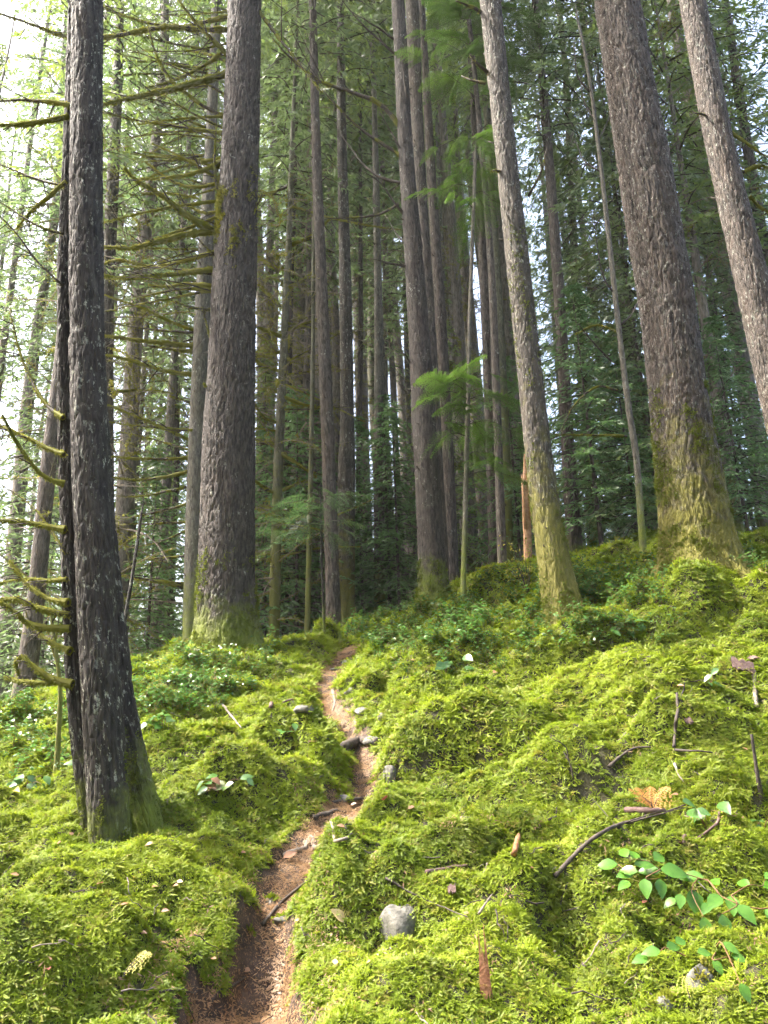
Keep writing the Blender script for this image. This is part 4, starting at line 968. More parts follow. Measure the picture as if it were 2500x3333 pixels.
sprayed('young_cedar', 'cedar with long hanging green sprays high above the knotty trunk', [(1520, 0, 14), (1560, 400, 18), (1600, 900, 24), (1636, 1880, 32)], 14, 16, 'bark_brown',
        [(1500, 60, -0.4, 5, 1.1), (1450, 120, -0.6, 5, 1.0), (1380, 120, -1.0, 3, 0.8), (1375, 200, -1.0, 3, 0.9), (1530, 180, -0.4, 5, 1.1), (1580, 240, 0.1, 5, 1.1), (1480, 280, 0.2, 4, 1.0), (1640, 130, 0.2, 5, 1.1), (1700, 60, 0.3, 5, 1.1), (1440, 20, 0.3, 5, 1.0), (1600, 330, -0.3, 4, 1.0),
         (1720, 200, 0.2, 4, 1.0), (1760, 100, 0.3, 4, 1.1), (1560, 100, 0.5, 4, 1.0), (1650, 30, -0.3, 4, 1.1)], FR_CEDAR, 52, dz=0.5)
sprayed('hemlock_sapling', 'young hemlock with flat light green sprays before the trunks beyond the path', [(1044, 1640, 5), (1046, 1800, 7), (1052, 1950, 8), (1056, 2090, 10)], 13.2, at(1044, 1590, 13.2)[2], 'bark_wet',
        [(930, 1640, -0.4, 5, 0.7), (960, 1690, -0.5, 5, 0.8), (900, 1700, -0.3, 4, 0.7), (1000, 1720, -0.5, 4, 0.8), (1110, 1650, -0.4, 5, 0.8), (1160, 1610, -0.3, 4, 0.7), (1120, 1700, -0.5, 4, 0.8), (1150, 1740, -0.3, 4, 0.7), (1070, 1620, -0.3, 4, 0.8), (890, 1760, 0.2, 4, 0.7),
         (980, 1630, 0.2, 4, 0.7), (1120, 1760, 0.2, 3, 0.6), (1020, 1660, -0.5, 4, 0.8), (860, 1720, 0.1, 4, 0.7), (940, 1750, -0.2, 4, 0.7)], FR_HEM, 53)

# ------------------------------------------------------------------ trees farther back
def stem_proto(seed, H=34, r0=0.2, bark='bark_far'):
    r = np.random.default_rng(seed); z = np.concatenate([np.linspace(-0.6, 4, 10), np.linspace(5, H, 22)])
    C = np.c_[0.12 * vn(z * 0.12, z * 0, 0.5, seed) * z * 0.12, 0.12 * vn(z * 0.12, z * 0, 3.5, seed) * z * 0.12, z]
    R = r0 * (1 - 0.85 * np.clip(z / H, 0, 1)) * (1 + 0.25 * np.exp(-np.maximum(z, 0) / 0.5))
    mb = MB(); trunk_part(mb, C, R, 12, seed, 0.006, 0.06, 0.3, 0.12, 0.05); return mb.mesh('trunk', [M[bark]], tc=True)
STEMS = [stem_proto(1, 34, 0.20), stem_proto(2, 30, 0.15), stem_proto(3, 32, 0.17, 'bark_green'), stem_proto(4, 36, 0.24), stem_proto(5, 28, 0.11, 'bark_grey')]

r = np.random.default_rng(4242)
placed = [(t['org'][0], t['org'][1]) for t in TREES.values()]
def free(x, y, d):
    return all((x - a) ** 2 + (y - b) ** 2 > d * d for a, b in placed)
FAR_TREES = []; FAR_OBJ = []
tries = 0
EXTRA = [(px, Y) for px, Y in ((858, 24), (878, 31), (1000, 27), (1035, 19), (1058, 33), (1092, 22), (1150, 28), (1190, 25), (1205, 34), (1268, 21), (1285, 29), (1305, 24), (1325, 33), (1480, 22), (1505, 28), (1535, 20), (1545, 32), (1570, 25), (1668, 23), (1690, 30), (1950, 24), (2010, 30), (2130, 21), (60, 19), (165, 23), (-60, 22))] + [(430, 21), (530, 19.5), (410, 33)] + [(px, Y) for px, Y in ((840, 20), (895, 27), (915, 35), (965, 22), (1018, 30), (1075, 26), (1120, 35), (1178, 31), (1245, 27), (1295, 36), (1340, 25), (1460, 30), (1495, 35), (1520, 24), (1590, 29), (1640, 26), (1710, 24), (1725, 33))]
while len(FAR_TREES) < 74 and tries < 6000:
    tries += 1
    if len(FAR_TREES) < len(EXTRA):
        y = EXTRA[len(FAR_TREES)][1]; x = at(EXTRA[len(FAR_TREES)][0], 1700, y)[0]
    else:
        y = 17 + 22 * r.uniform(0, 1) ** 0.8; x = r.uniform(-0.62 * y - 3, 0.62 * y + 3)
        if not free(x, y, 1.3): continue
        if x < -0.25 * y and r.uniform() < 0.3: continue            # the wood opens towards the light on the left
        if x > 0.12 * y and r.uniform() < 0.6: continue             # and is airy up the slope on the right
    placed.append((x, y)); FAR_TREES.append((x, y))
    z = g1(x, y)
    t = empty('far_conifer', (x, y, z - 0.05)); FAR_OBJ.append(t)
    s = r.uniform(0.8, 1.15); wd_ = r.uniform(0.8, 1.3) + (0.3 if 29 < len(FAR_TREES) <= 47 else 0); put('trunk', STEMS[int(r.integers(5))], t, (0, 0, 0), (r.normal(0, 0.012), r.normal(0, 0.012), r.uniform(0, 6)), (s * wd_, s * wd_, s))
    cz = r.uniform(7, 15) + (6 if len(FAR_TREES) <= 20 or 29 < len(FAR_TREES) <= 47 or abs(x / y + 0.02) < 0.17 else 0); kind = 'tall' if r.uniform() < (0.2 if y < 27 else 0.4) or len(FAR_TREES) in (24, 27) else 'thin'
    put('crown', CROWN[kind][int(r.integers(len(CROWN[kind])))], t, (0, 0, cz), (0, 0, r.uniform(0, 6)), (s * 0.9, s * 0.9, (33 * s - cz) / 22))
    if r.uniform() < (0.4 if abs(x / y) < 0.2 else 0.75): put('dead_branches', DEAD[int(r.integers(4))], t, (0, 0, 0), (0, 0, r.uniform(0, 6)), kind='stuff')

# which gap between the named trunks each of them is seen in, counted from the left
MARKS = [(-9e9, 'the left edge'), (285, 'the double trunk'), (745, 'the stout furrowed trunk'), (905, 'the yellow green trunk'), (1070, 'the straight brown conifer'), (1232, 'the grey lichened trunk'), (1385, 'the thick knotty trunk'), (1610, 'the lichen flecked trunk'),
         (1760, 'the leaning moss blotched trunk'), (2245, 'the massive trunk'), (9e9, 'the right edge')]
ORD = 'first second third fourth fifth sixth seventh eighth ninth tenth eleventh twelfth thirteenth fourteenth fifteenth sixteenth seventeenth eighteenth nineteenth twentieth'.split()
def gap_labels(objs, what, group):
    px = [in_view([np.array(o.location) + [0, 0, 1.5]])[1][0] for o in objs]
    for g in range(len(MARKS) - 1):
        ids = sorted([i for i in range(len(objs)) if MARKS[g][0] <= px[i] < MARKS[g + 1][0]], key=lambda i: px[i])
        for n_, i in enumerate(ids):
            tag(objs[i], '%s %s between %s and %s' % (ORD[min(n_, 19)], what, MARKS[g][1], MARKS[g + 1][1]), 'tree', group)
gap_labels(FAR_OBJ, 'far conifer', 'slender conifers crowding the forest behind the ridge')

# young hemlocks under the tall trees
UND = [(2160, 1750, 15.5, 1), (2020, 1760, 16.5, 0), (1960, 1750, 19, 1), (1900, 1760, 21, 2), (2450, 1700, 16, 1), (2480, 1650, 20, 0), (2250, 1650, 22, 1), (1740, 1850, 20, 0), (1290, 1980, 22, 1), (1330, 1980, 26, 0),
       (1200, 2000, 27, 1), (1060, 2080, 26, 2), (960, 2090, 24, 0), (820, 2100, 22, 1), (500, 2250, 20, 0), (420, 2280, 24, 1), (560, 2200, 28, 1), (250, 2300, 22, 0), (120, 2320, 20, 2), (20, 2330, 24, 1), (-100, 2340, 20, 0), (700, 2120, 30, 1), (1500, 1930, 24, 1), (1560, 1900, 30, 0), (1660, 1880, 27, 1), (1800, 1800, 26, 1), (2100, 1700, 26, 0), (2380, 1700, 28, 1), (2600, 1650, 20, 1), (340, 2290, 28, 1), (1420, 1960, 30, 0), (880, 2080, 33, 1), (620, 2160, 18, 2), (1960, 1790, 14.5, 2), (2080, 1790, 14.8, 2), (1270, 2010, 18, 2), (850, 2100, 19, 0), (1020, 2100, 21, 1), (1110, 2050, 24, 1), (2440, 1760, 14.5, 2), (1700, 1880, 16.5, 2), (1480, 1950, 19, 0), (60, 2330, 17, 1), (320, 2290, 18, 0), (470, 2260, 17, 2), (1300, 1980, 17.5, 2), (1300, 1980, 18.6, 2), (965, 2090, 17.6, 2), (860, 2100, 18.2, 2), (1500, 1940, 18, 2), (1010, 2090, 18.8, 2), (1180, 2020, 18.5, 2)]
UND_OBJ = []
for i, (px, py, Y, k) in enumerate([u for j, u in enumerate(UND) if (j % 3 != 1 or u[2] < 17) and not (800 < u[0] < 1720 and u[2] > 19)]):
    p = at(px, py, Y); z = g1(p[0], p[1])
    t = empty('young_hemlock', (p[0], p[1], z)); UND_OBJ.append(t)
    s = r.uniform(0.8, 1.25); H = (7.5, 9.5, 5.0)[k]
    me = bpy.data.meshes.get('young_stem_%d' % k)
    if me is None:
        mb = MB(); trunk_part(mb, np.c_[np.zeros(8), np.zeros(8), np.linspace(-0.4, H, 8)], np.linspace(0.05, 0.006, 8), 7, k, 0, 0.05, 0.2, 0, 0.05); me = mb.mesh('young_stem_%d' % k, [M['bark_brown']], tc=True)
    put('trunk', me, t, (0, 0, 0), None, s); put('crown', CROWN['young'][k], t, (0, 0, 0.5 * s), (0, 0, r.uniform(0, 6)), s)

gap_labels(UND_OBJ, 'low green hemlock', 'young hemlocks in the understorey')

# the wood beyond, one mass
def far_tree(seed, stem, crown, cz, sz):
    a = MB()
    for me, off, sc in ((stem, 0, 1), (crown, cz, sz)):
        v = np.empty(len(me.vertices) * 3); me.vertices.foreach_get('co', v); v = v.reshape(-1, 3) * [1, 1, sc] + [0, 0, off]
        nl = len(me.loops); lv = np.empty(nl, int); me.loops.foreach_get('vertex_index', lv)
        cnt = np.empty(len(me.polygons), int); me.polygons.foreach_get('loop_total', cnt); mi = np.empty(len(cnt), int); me.polygons.foreach_get('material_index', mi)
        st = np.concatenate([[0], np.cumsum(cnt)[:-1]])
        for c in (3, 4):
            for m in np.unique(mi):
                k = np.where((cnt == c) & (mi == m))[0]
                if len(k) == 0: continue
                F = lv[st[k][:, None] + np.arange(c)]
                u, inv = np.unique(F, return_inverse=True)
                a.add(v[u], inv.reshape(F.shape), 2 if me is stem else int(m), v[u])
    return a.mesh('far_tree', [crown.materials[0], M['twig'], stem.materials[0]], smooth=False, tc=True)
FT = [far_tree(1, STEMS[0], CROWN['tall'][0], 9, 1.1), far_tree(2, STEMS[1], CROWN['tall'][1], 7, 1.15), far_tree(3, STEMS[3], CROWN['tall'][2], 8, 1.15), far_tree(4, STEMS[2], CROWN['tall'][3], 6, 1.4)]
n = 16
y = 46 + 30 * r.uniform(0, 1, n); x = r.uniform(-1, 1, n) * (0.66 * y + 8)
k = x < -0.16 * y; x, y = x[k], y[k]
a = r.uniform(math.radians(110), math.radians(430), 60); d = r.uniform(9, 30, 60)          # the same wood behind the camera
xb, yb = np.sin(a) * d, np.cos(a) * d; k = yb < 2; x = np.r_[x, xb[k]]; y = np.r_[y, yb[k]]; n = len(x)
P = np.c_[x, y, gz(x, y) - 0.2]
scatter('distant_forest', FT, P, np.c_[np.zeros((n, 2)), r.uniform(0, 6.28, n)], r.uniform(0.75, 1.1, n), r, 'distant wood of green conifers filling the view behind the trunks', 'forest')

# ------------------------------------------------------------------ salal and other leaves
def leaf_geo(mb, o, d, nrm, L, W, mi=0, fold=0.25, curve=0.25, tip=True):
    """one ovate leaf with a folded midrib, starting at o along d"""
    d = unit(np.asarray(d, float)); nrm = np.asarray(nrm, float); nrm = unit(nrm - d * np.dot(nrm, d)); s = np.cross(d, nrm)
    u = np.array([0, 0.15, 0.35, 0.6, 0.82, 1.0]); wd = np.array([0.05, 0.62, 1.0, 0.85, 0.45, 0.02]) * W / 2
    mid = np.asarray(o) + d * (u * L)[:, None] + nrm * (-curve * L * u ** 2)[:, None]
    le = mid + s * wd[:, None] + nrm * (fold * wd)[:, None]; ri = mid - s * wd[:, None] + nrm * (fold * wd)[:, None]
    k = np.arange(5)
    mb.add(np.vstack([le, mid, ri]), np.vstack([np.stack([k, k + 6, k + 7, k + 1], 1), np.stack([k + 6, k + 12, k + 13, k + 7], 1)]), mi)

def salal_plant(seed, nst=4, h=0.34, L=0.075):
    r = np.random.default_rng(seed); mb = MB()
    for i in range(nst):
        az = r.uniform(0, 6.28); hh = h * r.uniform(0.5, 1.15); lean = r.uniform(0.2, 0.9)
        P = resample(np.array([[0, 0, -0.03], [math.cos(az) * hh * lean * 0.4, math.sin(az) * hh * lean * 0.4, hh * 0.6], [math.cos(az) * hh * lean, math.sin(az) * hh * lean, hh * 0.9]]), 8)
        add_tube(mb, P, np.linspace(0.003, 0.0015, 8), 3, 1)
        for j in range(3, 8):
            a = az + (-1) ** j * r.uniform(0.6, 1.5); el = r.uniform(-0.3, 0.35)
            d = np.array([math.cos(a), math.sin(a), el]); nr = np.array([r.normal(0, 0.35), r.normal(0, 0.35), 1.0])
            l = L * r.uniform(0.65, 1.2); leaf_geo(mb, P[j], d, nr, l, l * 0.62)
    return mb.mesh('salal_plant', [M['salal'], M['stem']], smooth=True)
SAL = [salal_plant(i) for i in range(5)]
rng = np.random.default_rng(77)
# salal thicket along the ridge: photo polygons sampled, then dropped on the ground
ZONES = [((330, 2130, 700, 2330), 150), ((560, 2090, 900, 2260), 130), ((250, 2250, 560, 2420), 30), ((1130, 1960, 1560, 2120), 420), ((1500, 1880, 2000, 2050), 300), ((1850, 1830, 2160, 1990), 180),
         ((1200, 2080, 1760, 2200), 110), ((0, 2270, 260, 2420), 80), ((0, 2400, 220, 2560), 40), ((1700, 2040, 2200, 2120), 60), ((560, 2240, 760, 2330), 40), ((2380, 1800, 2500, 1870), 30)]
P = []
for (x0, y0, x1, y1), n in ZONES:
    for i in range(int(n * 0.55)):
        p = hit(rng.uniform(x0, x1), rng.uniform(y0, y1), 5, 22)
        if p is None or p[1] > 20: continue
        if path_info(p[:1], p[1:2])[0][0] < 0.08: continue
        P.append(p)
n = 120                                                # the far side of the ridge
x = rng.uniform(-9, 9, n); y = rng.uniform(13, 17, n)
P = np.vstack([np.array(P), np.c_[x, y, gz(x, y)]])
scatter('salal_thicket', SAL, P, np.c_[rng.normal(0, 0.12, (len(P), 2)), rng.uniform(0, 6.28, len(P))], rng.uniform(0.4, 0.95, len(P)), rng, 'glossy dark leaved salal growing along the crest of the ridge', 'salal')

def plant(name, label, base, stems, leaves, mat, seed, cat='plant', group=None, lift=0.03):
    """a plant with stems and leaves as parts; leaves: (px, py, length m, azimuth deg, pitch deg, Y offset)"""
    t = empty(name, base, label, cat, group)
    for P in stems:
        mb = MB(); add_tube(mb, resample(P, 9), np.linspace(0.004, 0.0018, 9), 5); mb.build('stem', [M['stem']], t, base)
    for (p, l, az, el, tw) in leaves:
        mb = MB(); a = math.radians(az); e = math.radians(el)
        leaf_geo(mb, p, [math.cos(a) * math.cos(e), math.sin(a) * math.cos(e), math.sin(e)], [math.sin(tw), -0.8, 1.0], l, l * 0.64, fold=0.18)
        mb.build('leaf', [M[mat]], t, base)
    return t

# the leafy shoot at the lower right: leaf photo positions (px, py, length px, azimuth deg in plan, pitch deg)
r = np.random.default_rng(5)
SHOOT = [(2042, 2790, 48, 100, 30), (2060, 2795, 50, 60, 25), (2010, 2812, 60, 175, 0), (2065, 2815, 62, 5, 5), (2060, 2840, 50, 200, 0), (2075, 2838, 50, 150, 10), (2130, 2800, 58, 40, 15), (2150, 2830, 75, -10, -5), (2150, 2835, 60, 160, 5), (2098, 2860, 55, 255, -40), (2145, 2860, 52, 265, -50), (2050, 2870, 45, 210, -10),
         (2230, 2850, 45, 90, 10), (2290, 2855, 62, 170, 5), (2250, 2895, 70, 270, -55), (2345, 2915, 62, 215, -15), (2380, 2915, 58, 250, -35), (2400, 2945, 62, -60, -30), (2440, 2880, 45, 120, 10), (2480, 2885, 48, 0, 5), (2350, 2975, 62, 268, -60), (2290, 2985, 55, 260, -60), (2215, 2910, 45, 245, -30), (2200, 2925, 42, 190, -20), (2310, 2940, 45, 220, -20), (2490, 2960, 50, 300, -30), (2340, 2880, 45, 100, 20), (2490, 2860, 50, 20, 15),
         (2170, 3085, 50, 20, 5), (2150, 3095, 52, 180, 0), (2200, 3070, 45, 30, 10), (2110, 3115, 48, 190, -5), (2270, 3100, 45, 10, 0), (2320, 3125, 42, 300, -40), (2410, 3200, 48, 290, -50), (2350, 3070, 48, 330, -20), (2380, 3110, 42, 340, -10)]
base = hit(2460, 2990); leaves = []; anchor = []
for (px, py, lp, az, el) in SHOOT:
    g = hit(px, py + 25); p = at(px, py, g[1] - r.uniform(0.05, 0.16)); l = size(lp, p) * 1.2
    leaves.append((p, l, az, el, r.normal(0, 0.4))); anchor.append(p)
A = np.array(anchor)
def st(ids, b): return np.vstack([b[None]] + [A[i][None] for i in ids])
stems = [st([25, 17, 15, 13, 8, 6, 3, 1], at(2520, 2955, base[1] - 0.1)), st([17, 20], A[16]), st([13, 14, 21], A[15]), st([9, 10], A[7]), st([28, 29, 31], hit(2250, 3120)), st([35, 34], hit(2330, 3090)), st([33, 36], hit(2330, 3100)), st([18, 19, 27], A[16])]
plant('salal_shoot', 'large fresh green salal shoot sprawling over the moss at lower right', base, stems, leaves, 'salal_fresh', 5)

def small_salal(px, py, n, lp, label, seed, red=0):
    r = np.random.default_rng(seed); b = hit(px, py); lv = []; sts = []
    for i in range(n):
        q = at(px + r.normal(0, lp * 1.1), py - abs(r.normal(lp * 0.5, lp * 0.5)), b[1] - r.uniform(0, 0.15)); az = r.uniform(0, 360)
        q[2] = max(q[2], g1(q[0], q[1]) + 0.05)
        lv.append((q, size(lp, q) * r.uniform(0.8, 1.2), az, r.uniform(-40, 20), r.normal(0, 0.4))); sts.append(np.array([b - [0, 0, 0.03], (b + q) / 2 + [0, 0, 0.03], q]))
    t = plant('salal_sprig', label, b, sts[: max(3, n // 2)], lv, 'salal', seed)
    for i in range(red):
        q = at(px + r.normal(-25, 15), py - r.uniform(5, 45), b[1] - 0.05); q[2] = max(q[2], g1(q[0], q[1]) + 0.04); mb = MB(); leaf_geo(mb, q, [r.normal(), r.normal(), -0.3], [0, -0.6, 1], size(lp, q), size(lp, q) * 0.7)
        o = mb.build('leaf', [M['dead_leaf']], t, b); o['label'] = 'dark red dying leaf'
small_salal(715, 2570, 11, 38, 'salal sprig with dark red leaves on the mound right of the double trunk', 61, 4)
small_salal(1450, 2190, 9, 42, 'bushy salal sprig on the moss above the footpath', 62)
small_salal(2310, 2235, 4, 36, 'pale salal sprig at the end of a thin twig on the upper slope', 63)
small_salal(2300, 2690, 6, 58, 'salal sprig with blue green leaves above the large fresh shoot', 64)
small_salal(530, 2370, 10, 40, 'salal sprig with shiny leaves right beside the double trunk', 65)
small_salal(940, 2390, 5, 34, 'little salal sprig beside the rounded mounds left of the footpath', 66)
small_salal(2030, 2060, 12, 40, 'salal sprig below the massive mossy footed trunk', 67)
small_salal(250, 2500, 8, 42, 'salal sprig in the moss left of the double trunk', 68)
small_salal(2480, 2700, 3, 55, 'salal leaves at the right edge below the upright stick', 69)
small_salal(90, 2560, 9, 40, 'salal sprig among leaves at the left edge beside the crooked sapling', 70)

# yellow leaved shrub before the lichened trunks
def shrub():
    r = np.random.default_rng(31); b = hit(1720, 1935); b = b if b is not None else at(1720, 1935, 12)
    t = empty('yellow_leaved_shrub', b, 'thin shrub with small yellow green leaves left of the leaning moss blotched trunk', 'shrub')
    for i in range(11):
        tip = at(r.uniform(1600, 1760), r.uniform(1740, 1860), b[1] - r.uniform(-0.3, 0.4)); P = resample(np.array([b + [0, 0, -0.02], (b + tip) / 2 + [0, 0, 0.15], tip]), 10)
        mb = MB(); add_tube(mb, P, np.linspace(0.005, 0.002, 10), 4); s = mb.build('stem', [M['twig']], t, b)
        for j in range(4, 10):
            for k in range(2):
                mb = MB(); q = P[j] + r.normal(0, 0.06, 3); leaf_geo(mb, q, [r.normal(), r.normal(), -0.3], [0, -0.5, 1], 0.05, 0.035); mb.build('leaf', [M['maple'] if r.uniform() < 0.7 else M['cedar']], s, b)
shrub()

# ------------------------------------------------------------------ rocks, sticks, roots, fallen leaves
def rock(px, py, wpx, hpx, label, seed, sink=0.35, name='rock', depth=0.8):
    b = hit(px, py + hpx * 0.3); wx = size(wpx, b) / 2; hz = size(hpx, b) / 2
    r = np.random.default_rng(seed); nu, nv = 26, 16
    u = np.linspace(0, 2 * math.pi, nu, endpoint=False); v = np.linspace(0.02, math.pi - 0.02, nv); U, Vv = np.meshgrid(u, v)
    X, Y, Z = np.cos(U) * np.sin(Vv), np.sin(U) * np.sin(Vv), np.cos(Vv)
    k = 0.97 + 0.17 * vn(X * 1.2 + seed, Y * 1.2, Z * 1.2, seed) + 0.07 * vn(X * 2.9, Y * 2.9, Z * 2.9, seed + 5) + 0.03 * vn(X * 4, Y * 4, Z * 4, seed)
    U3 = np.stack([X * k, Y * k, Z * k], -1).reshape(-1, 3)
    for q in range(7):                                     # broken faces
        pn = unit(r.normal(0, 1, 3)); U3 = U3 - np.maximum(0, U3 @ pn - r.uniform(0.55, 0.85))[:, None] * pn
    V = U3 * [wx, wx * depth, hz]
    i = np.arange(nv - 1)[:, None] * nu; j = np.arange(nu)[None]; j2 = (j + 1) % nu
    F = np.stack([i + j, i + nu + j, i + nu + j2, i + j2], -1).reshape(-1, 4)
    c = np.array([b[0], b[1], b[2] + hz * (0.02 - sink)])
    o = MB().add(V + c, F).build(name, [M['rock']], origin=c); tag(o, label, 'rock')
    nb = unit(U3 / np.array([wx, wx * depth, hz])); km = np.where((nb[:, 2] > 0.25) & (vn(U3[:, 0] * 1.8, U3[:, 1] * 1.8, U3[:, 2] * 1.8, seed + 9) > 0.0))[0]
    if len(km) and wpx > 45:
        km = r.choice(km, 160); mb = MB(); d = unit(nb[km] + r.normal(0, 0.6, (160, 3))); l = 0.022
        diamonds(mb, V[km] + c + r.normal(0, 0.006, (160, 3)), d * l * r.uniform(0.6, 1.5, (160, 1)), unit(np.cross(d, r.normal(0, 1, (160, 3)))) * l * 0.25)
        mb.build('moss', [M['moss']], o, c, smooth=False, kind='stuff')
    return o
rock(1300, 2960, 150, 185, 'grey boulder poking out of the moss right of the path', 1, 0.2)
rock(2285, 3150, 110, 170, 'rounded grey boulder in the dark hollow under the fresh salal', 2, 0.2)
rock(2172, 3240, 66, 80, 'small pale stone at the mouth of the hollow in the corner', 3)
rock(1130, 2142, 62, 34, 'flat grey stone at the top of the path', 4)
rock(1095, 2175, 60, 22, 'low pale stone just below the top of the path', 5)
rock(1140, 2238, 46, 34, 'stone edging the path under a small moss cushion', 6)
rock(1180, 2302, 64, 40, 'grey stone beside the dark gap right of the upper path', 7)
rock(1250, 2320, 50, 48, 'stone at the right side of the upper path step', 8)
rock(990, 2290, 70, 44, 'grey stone half buried in the mound left of the upper path', 9)
rock(930, 2975, 80, 50, 'flat grey stone on the lower path beside the bank', 10)
rock(880, 2920, 52, 34, 'small rounded stone on the left of the lower path', 11)
rock(1120, 2590, 66, 44, 'dark stone at the left of the middle path', 12)
rock(1225, 2395, 84, 40, 'mossy stone forming a step of the path', 13)
rock(1055, 2680, 36, 24, 'little grey stone on the middle path', 14)
rock(1270, 2490, 60, 90, 'dark stone under the moss overhang at the path side', 15)

def stick(pts, wpx, label, seed, mat='twig', name='twig', cat='twig', lift=0.02, end=0.4, group=None, forks=0, air=None):
    r = np.random.default_rng(seed); P = []
    for i, q in enumerate(pts):
        g = hit(q[0], q[1])
        P.append(g + [0, 0, lift])
    P = np.array(P)
    if air is not None:                                   # free-standing: from the first point upwards
        b = P[0]; P = np.array([b - [0, 0, 0.06]] + [at(q[0], q[1], b[1] + air * k) for k, q in enumerate(pts[1:], 1)])
    L = np.linalg.norm(np.diff(P, axis=0), axis=1).sum(); k = max(8, int(L / 0.035)); C = resample(P, k)
    if air is None: C[:, 2] = np.maximum(C[:, 2], gz(C[:, 0], C[:, 1]) + lift * 0.6)
    C = C + np.convolve(r.normal(0, 1, k), np.ones(3) / 3, 'same')[:, None] * 0.003
    r0 = size(wpx, P[0]) / 2; R = r0 * np.linspace(1, end, k) * (1 + 0.1 * r.normal(0, 1, k)); mb = MB(); add_tube(mb, C, R, 7)
    for f in range(forks):
        j = int(r.uniform(0.2, 0.9) * (k - 1)); d = unit(C[min(j + 1, k - 1)] - C[j - 1]); q = C[j]
        e = q + (d + unit(np.cross(d, [0, 0, 1.0])) * r.choice([-1, 1]) * 0.9 + [0, 0, r.uniform(0, 0.5)]) * L * r.uniform(0.08, 0.22)
        add_tube(mb, np.linspace(q, e, 4), np.linspace(R[j] * 0.6, 0.0015, 4), 4)
    o = mb.build(name, [M[mat]], origin=P[0]); tag(o, label, cat, group); return o
stick([(1809, 2886), (1867, 2819), (1934, 2763), (2012, 2719), (2100, 2690), (2170, 2665), (2235, 2645)], 16, 'long dark forked twig lying uphill on the right slope', 1, forks=4, lift=0.05)
stick([(2045, 2742), (2028, 2712), (2004, 2690)], 30, 'short charred black stub sticking out of the moss', 2, 'twig', 'branch_stub', 'stub', 0.03, 0.7, air=-0.03)
stick([(2042, 2662), (2100, 2668), (2166, 2669)], 20, 'short broken stick with a pale orange end under the dry frond', 3, 'bark_scrap', 'stick', 'stick', 0.05, 0.9)
stick([(1985, 2520), (2030, 2480), (2072, 2457), (2122, 2456)], 12, 'arched brown twig left of the straight black one', 4, lift=0.06)
stick([(2197, 2452), (2200, 2400), (2210, 2330), (2228, 2262), (2262, 2235), (2300, 2230)], 11, 'thin curving twig rising to a pale salal sprig', 5, lift=0.05, forks=2)
stick([(2200, 2464), (2260, 2466), (2322, 2472)], 10, 'straight black twig lying level on the slope', 6, lift=0.05)
stick([(2478, 2592), (2462, 2500), (2446, 2390)], 18, 'upright dark stick planted at the right edge', 7, name='upright_stick', cat='stick', end=0.55, air=-0.01)
stick([(2464, 2312), (2458, 2250), (2456, 2192)], 17, 'rough grey brown stick lying upslope near the bark scrap', 8, 'twig_pale', 'stick', 'stick', 0.03, 0.8)
stick([(2198, 2496), (2210, 2530), (2232, 2560)], 10, 'short bent twig below the straight black one', 9, 'twig_pale')
stick([(1391, 2856), (1450, 2846), (1523, 2832)], 17, 'brown stick lying on moss above the grey boulder', 10, 'bark_scrap', 'stick', 'stick', 0.03, 0.6)
stick([(1255, 2903), (1340, 2945), (1430, 2985), (1525, 3028)], 8, 'thin black twig crossing the grey boulder', 11, lift=0.06)
stick([(855, 3020), (920, 2945), (1010, 2870)], 15, 'dark root lying along the edge of the lower path', 12, 'twig', 'root', 'root', 0.02)
stick([(926, 2790), (970, 2772), (1023, 2760), (1090, 2745), (1160, 2725)], 18, 'grey root crossing the path', 13, 'twig_pale', 'root', 'root', 0.01)
stick([(1022, 2664), (1070, 2654), (1125, 2650)], 20, 'dark root forming a low step on the middle path', 14, 'twig', 'root', 'root', 0.015, 0.7)
stick([(1085, 2618), (1130, 2610), (1180, 2606)], 16, 'thin root below the dark stone on the middle path', 15, 'twig', 'root', 'root', 0.015, 0.7)
stick([(1118, 2442), (1170, 2420), (1230, 2424)], 34, 'thick dark root forming the high step of the path', 16, 'twig', 'root', 'root', 0.03, 0.8)
stick([(1085, 2250), (1090, 2290), (1082, 2320)], 13, 'pale root running along the upper path', 17, 'twig_pale', 'root', 'root', 0.01)
stick([(1872, 2542), (1850, 2470), (1838, 2430), (1790, 2400)], 6, 'thin standing twig with dark seed pods', 18, lift=0.0, air=-0.01, forks=4)
stick([(1672, 2800), (1682, 2760), (1690, 2725)], 20, 'red brown scrap of wood upright in the moss', 19, 'rotten', 'wood_scrap', 'wood', 0.02, 0.7)
stick([(722, 2306), (750, 2340), (786, 2384)], 9, 'pale twig lying on the bank below the salal thicket', 20, 'twig_pale', lift=0.05)
stick([(515, 3248), (580, 3236), (640, 3246), (682, 3290)], 9, 'bent twig at the edge of the path in the lower corner', 21, lift=0.02)
stick([(690, 3262), (740, 3225), (800, 3185)], 12, 'dark root on the lowest part of the path', 22, 'twig', 'root', 'root', 0.01)
stick([(1850, 2900), (1832, 2950), (1835, 2985), (1905, 2975)], 6, 'thin hooked twig below the long forked one', 23, lift=0.04)
stick([(2225, 2760), (2280, 2740), (2340, 2690), (2400, 2650)], 14, 'brown twig half sunk in moss left of the upright stick', 24, 'bark_scrap', lift=0.02)
stick([(1560, 3010), (1590, 2965), (1605, 2940)], 8, 'pale straw coloured twig right of the grey boulder', 25, 'twig_pale', lift=0.05)
stick([(1790, 2680), (1850, 2660), (1900, 2640)], 7, 'thin dark twig left of the dry orange frond', 26, lift=0.03)
stick([(880, 2320), (920, 2300), (965, 2285)], 14, 'mossy stick leaning on the mound left of the upper path', 27, 'bark_scrap', 'stick', 'stick', 0.05)

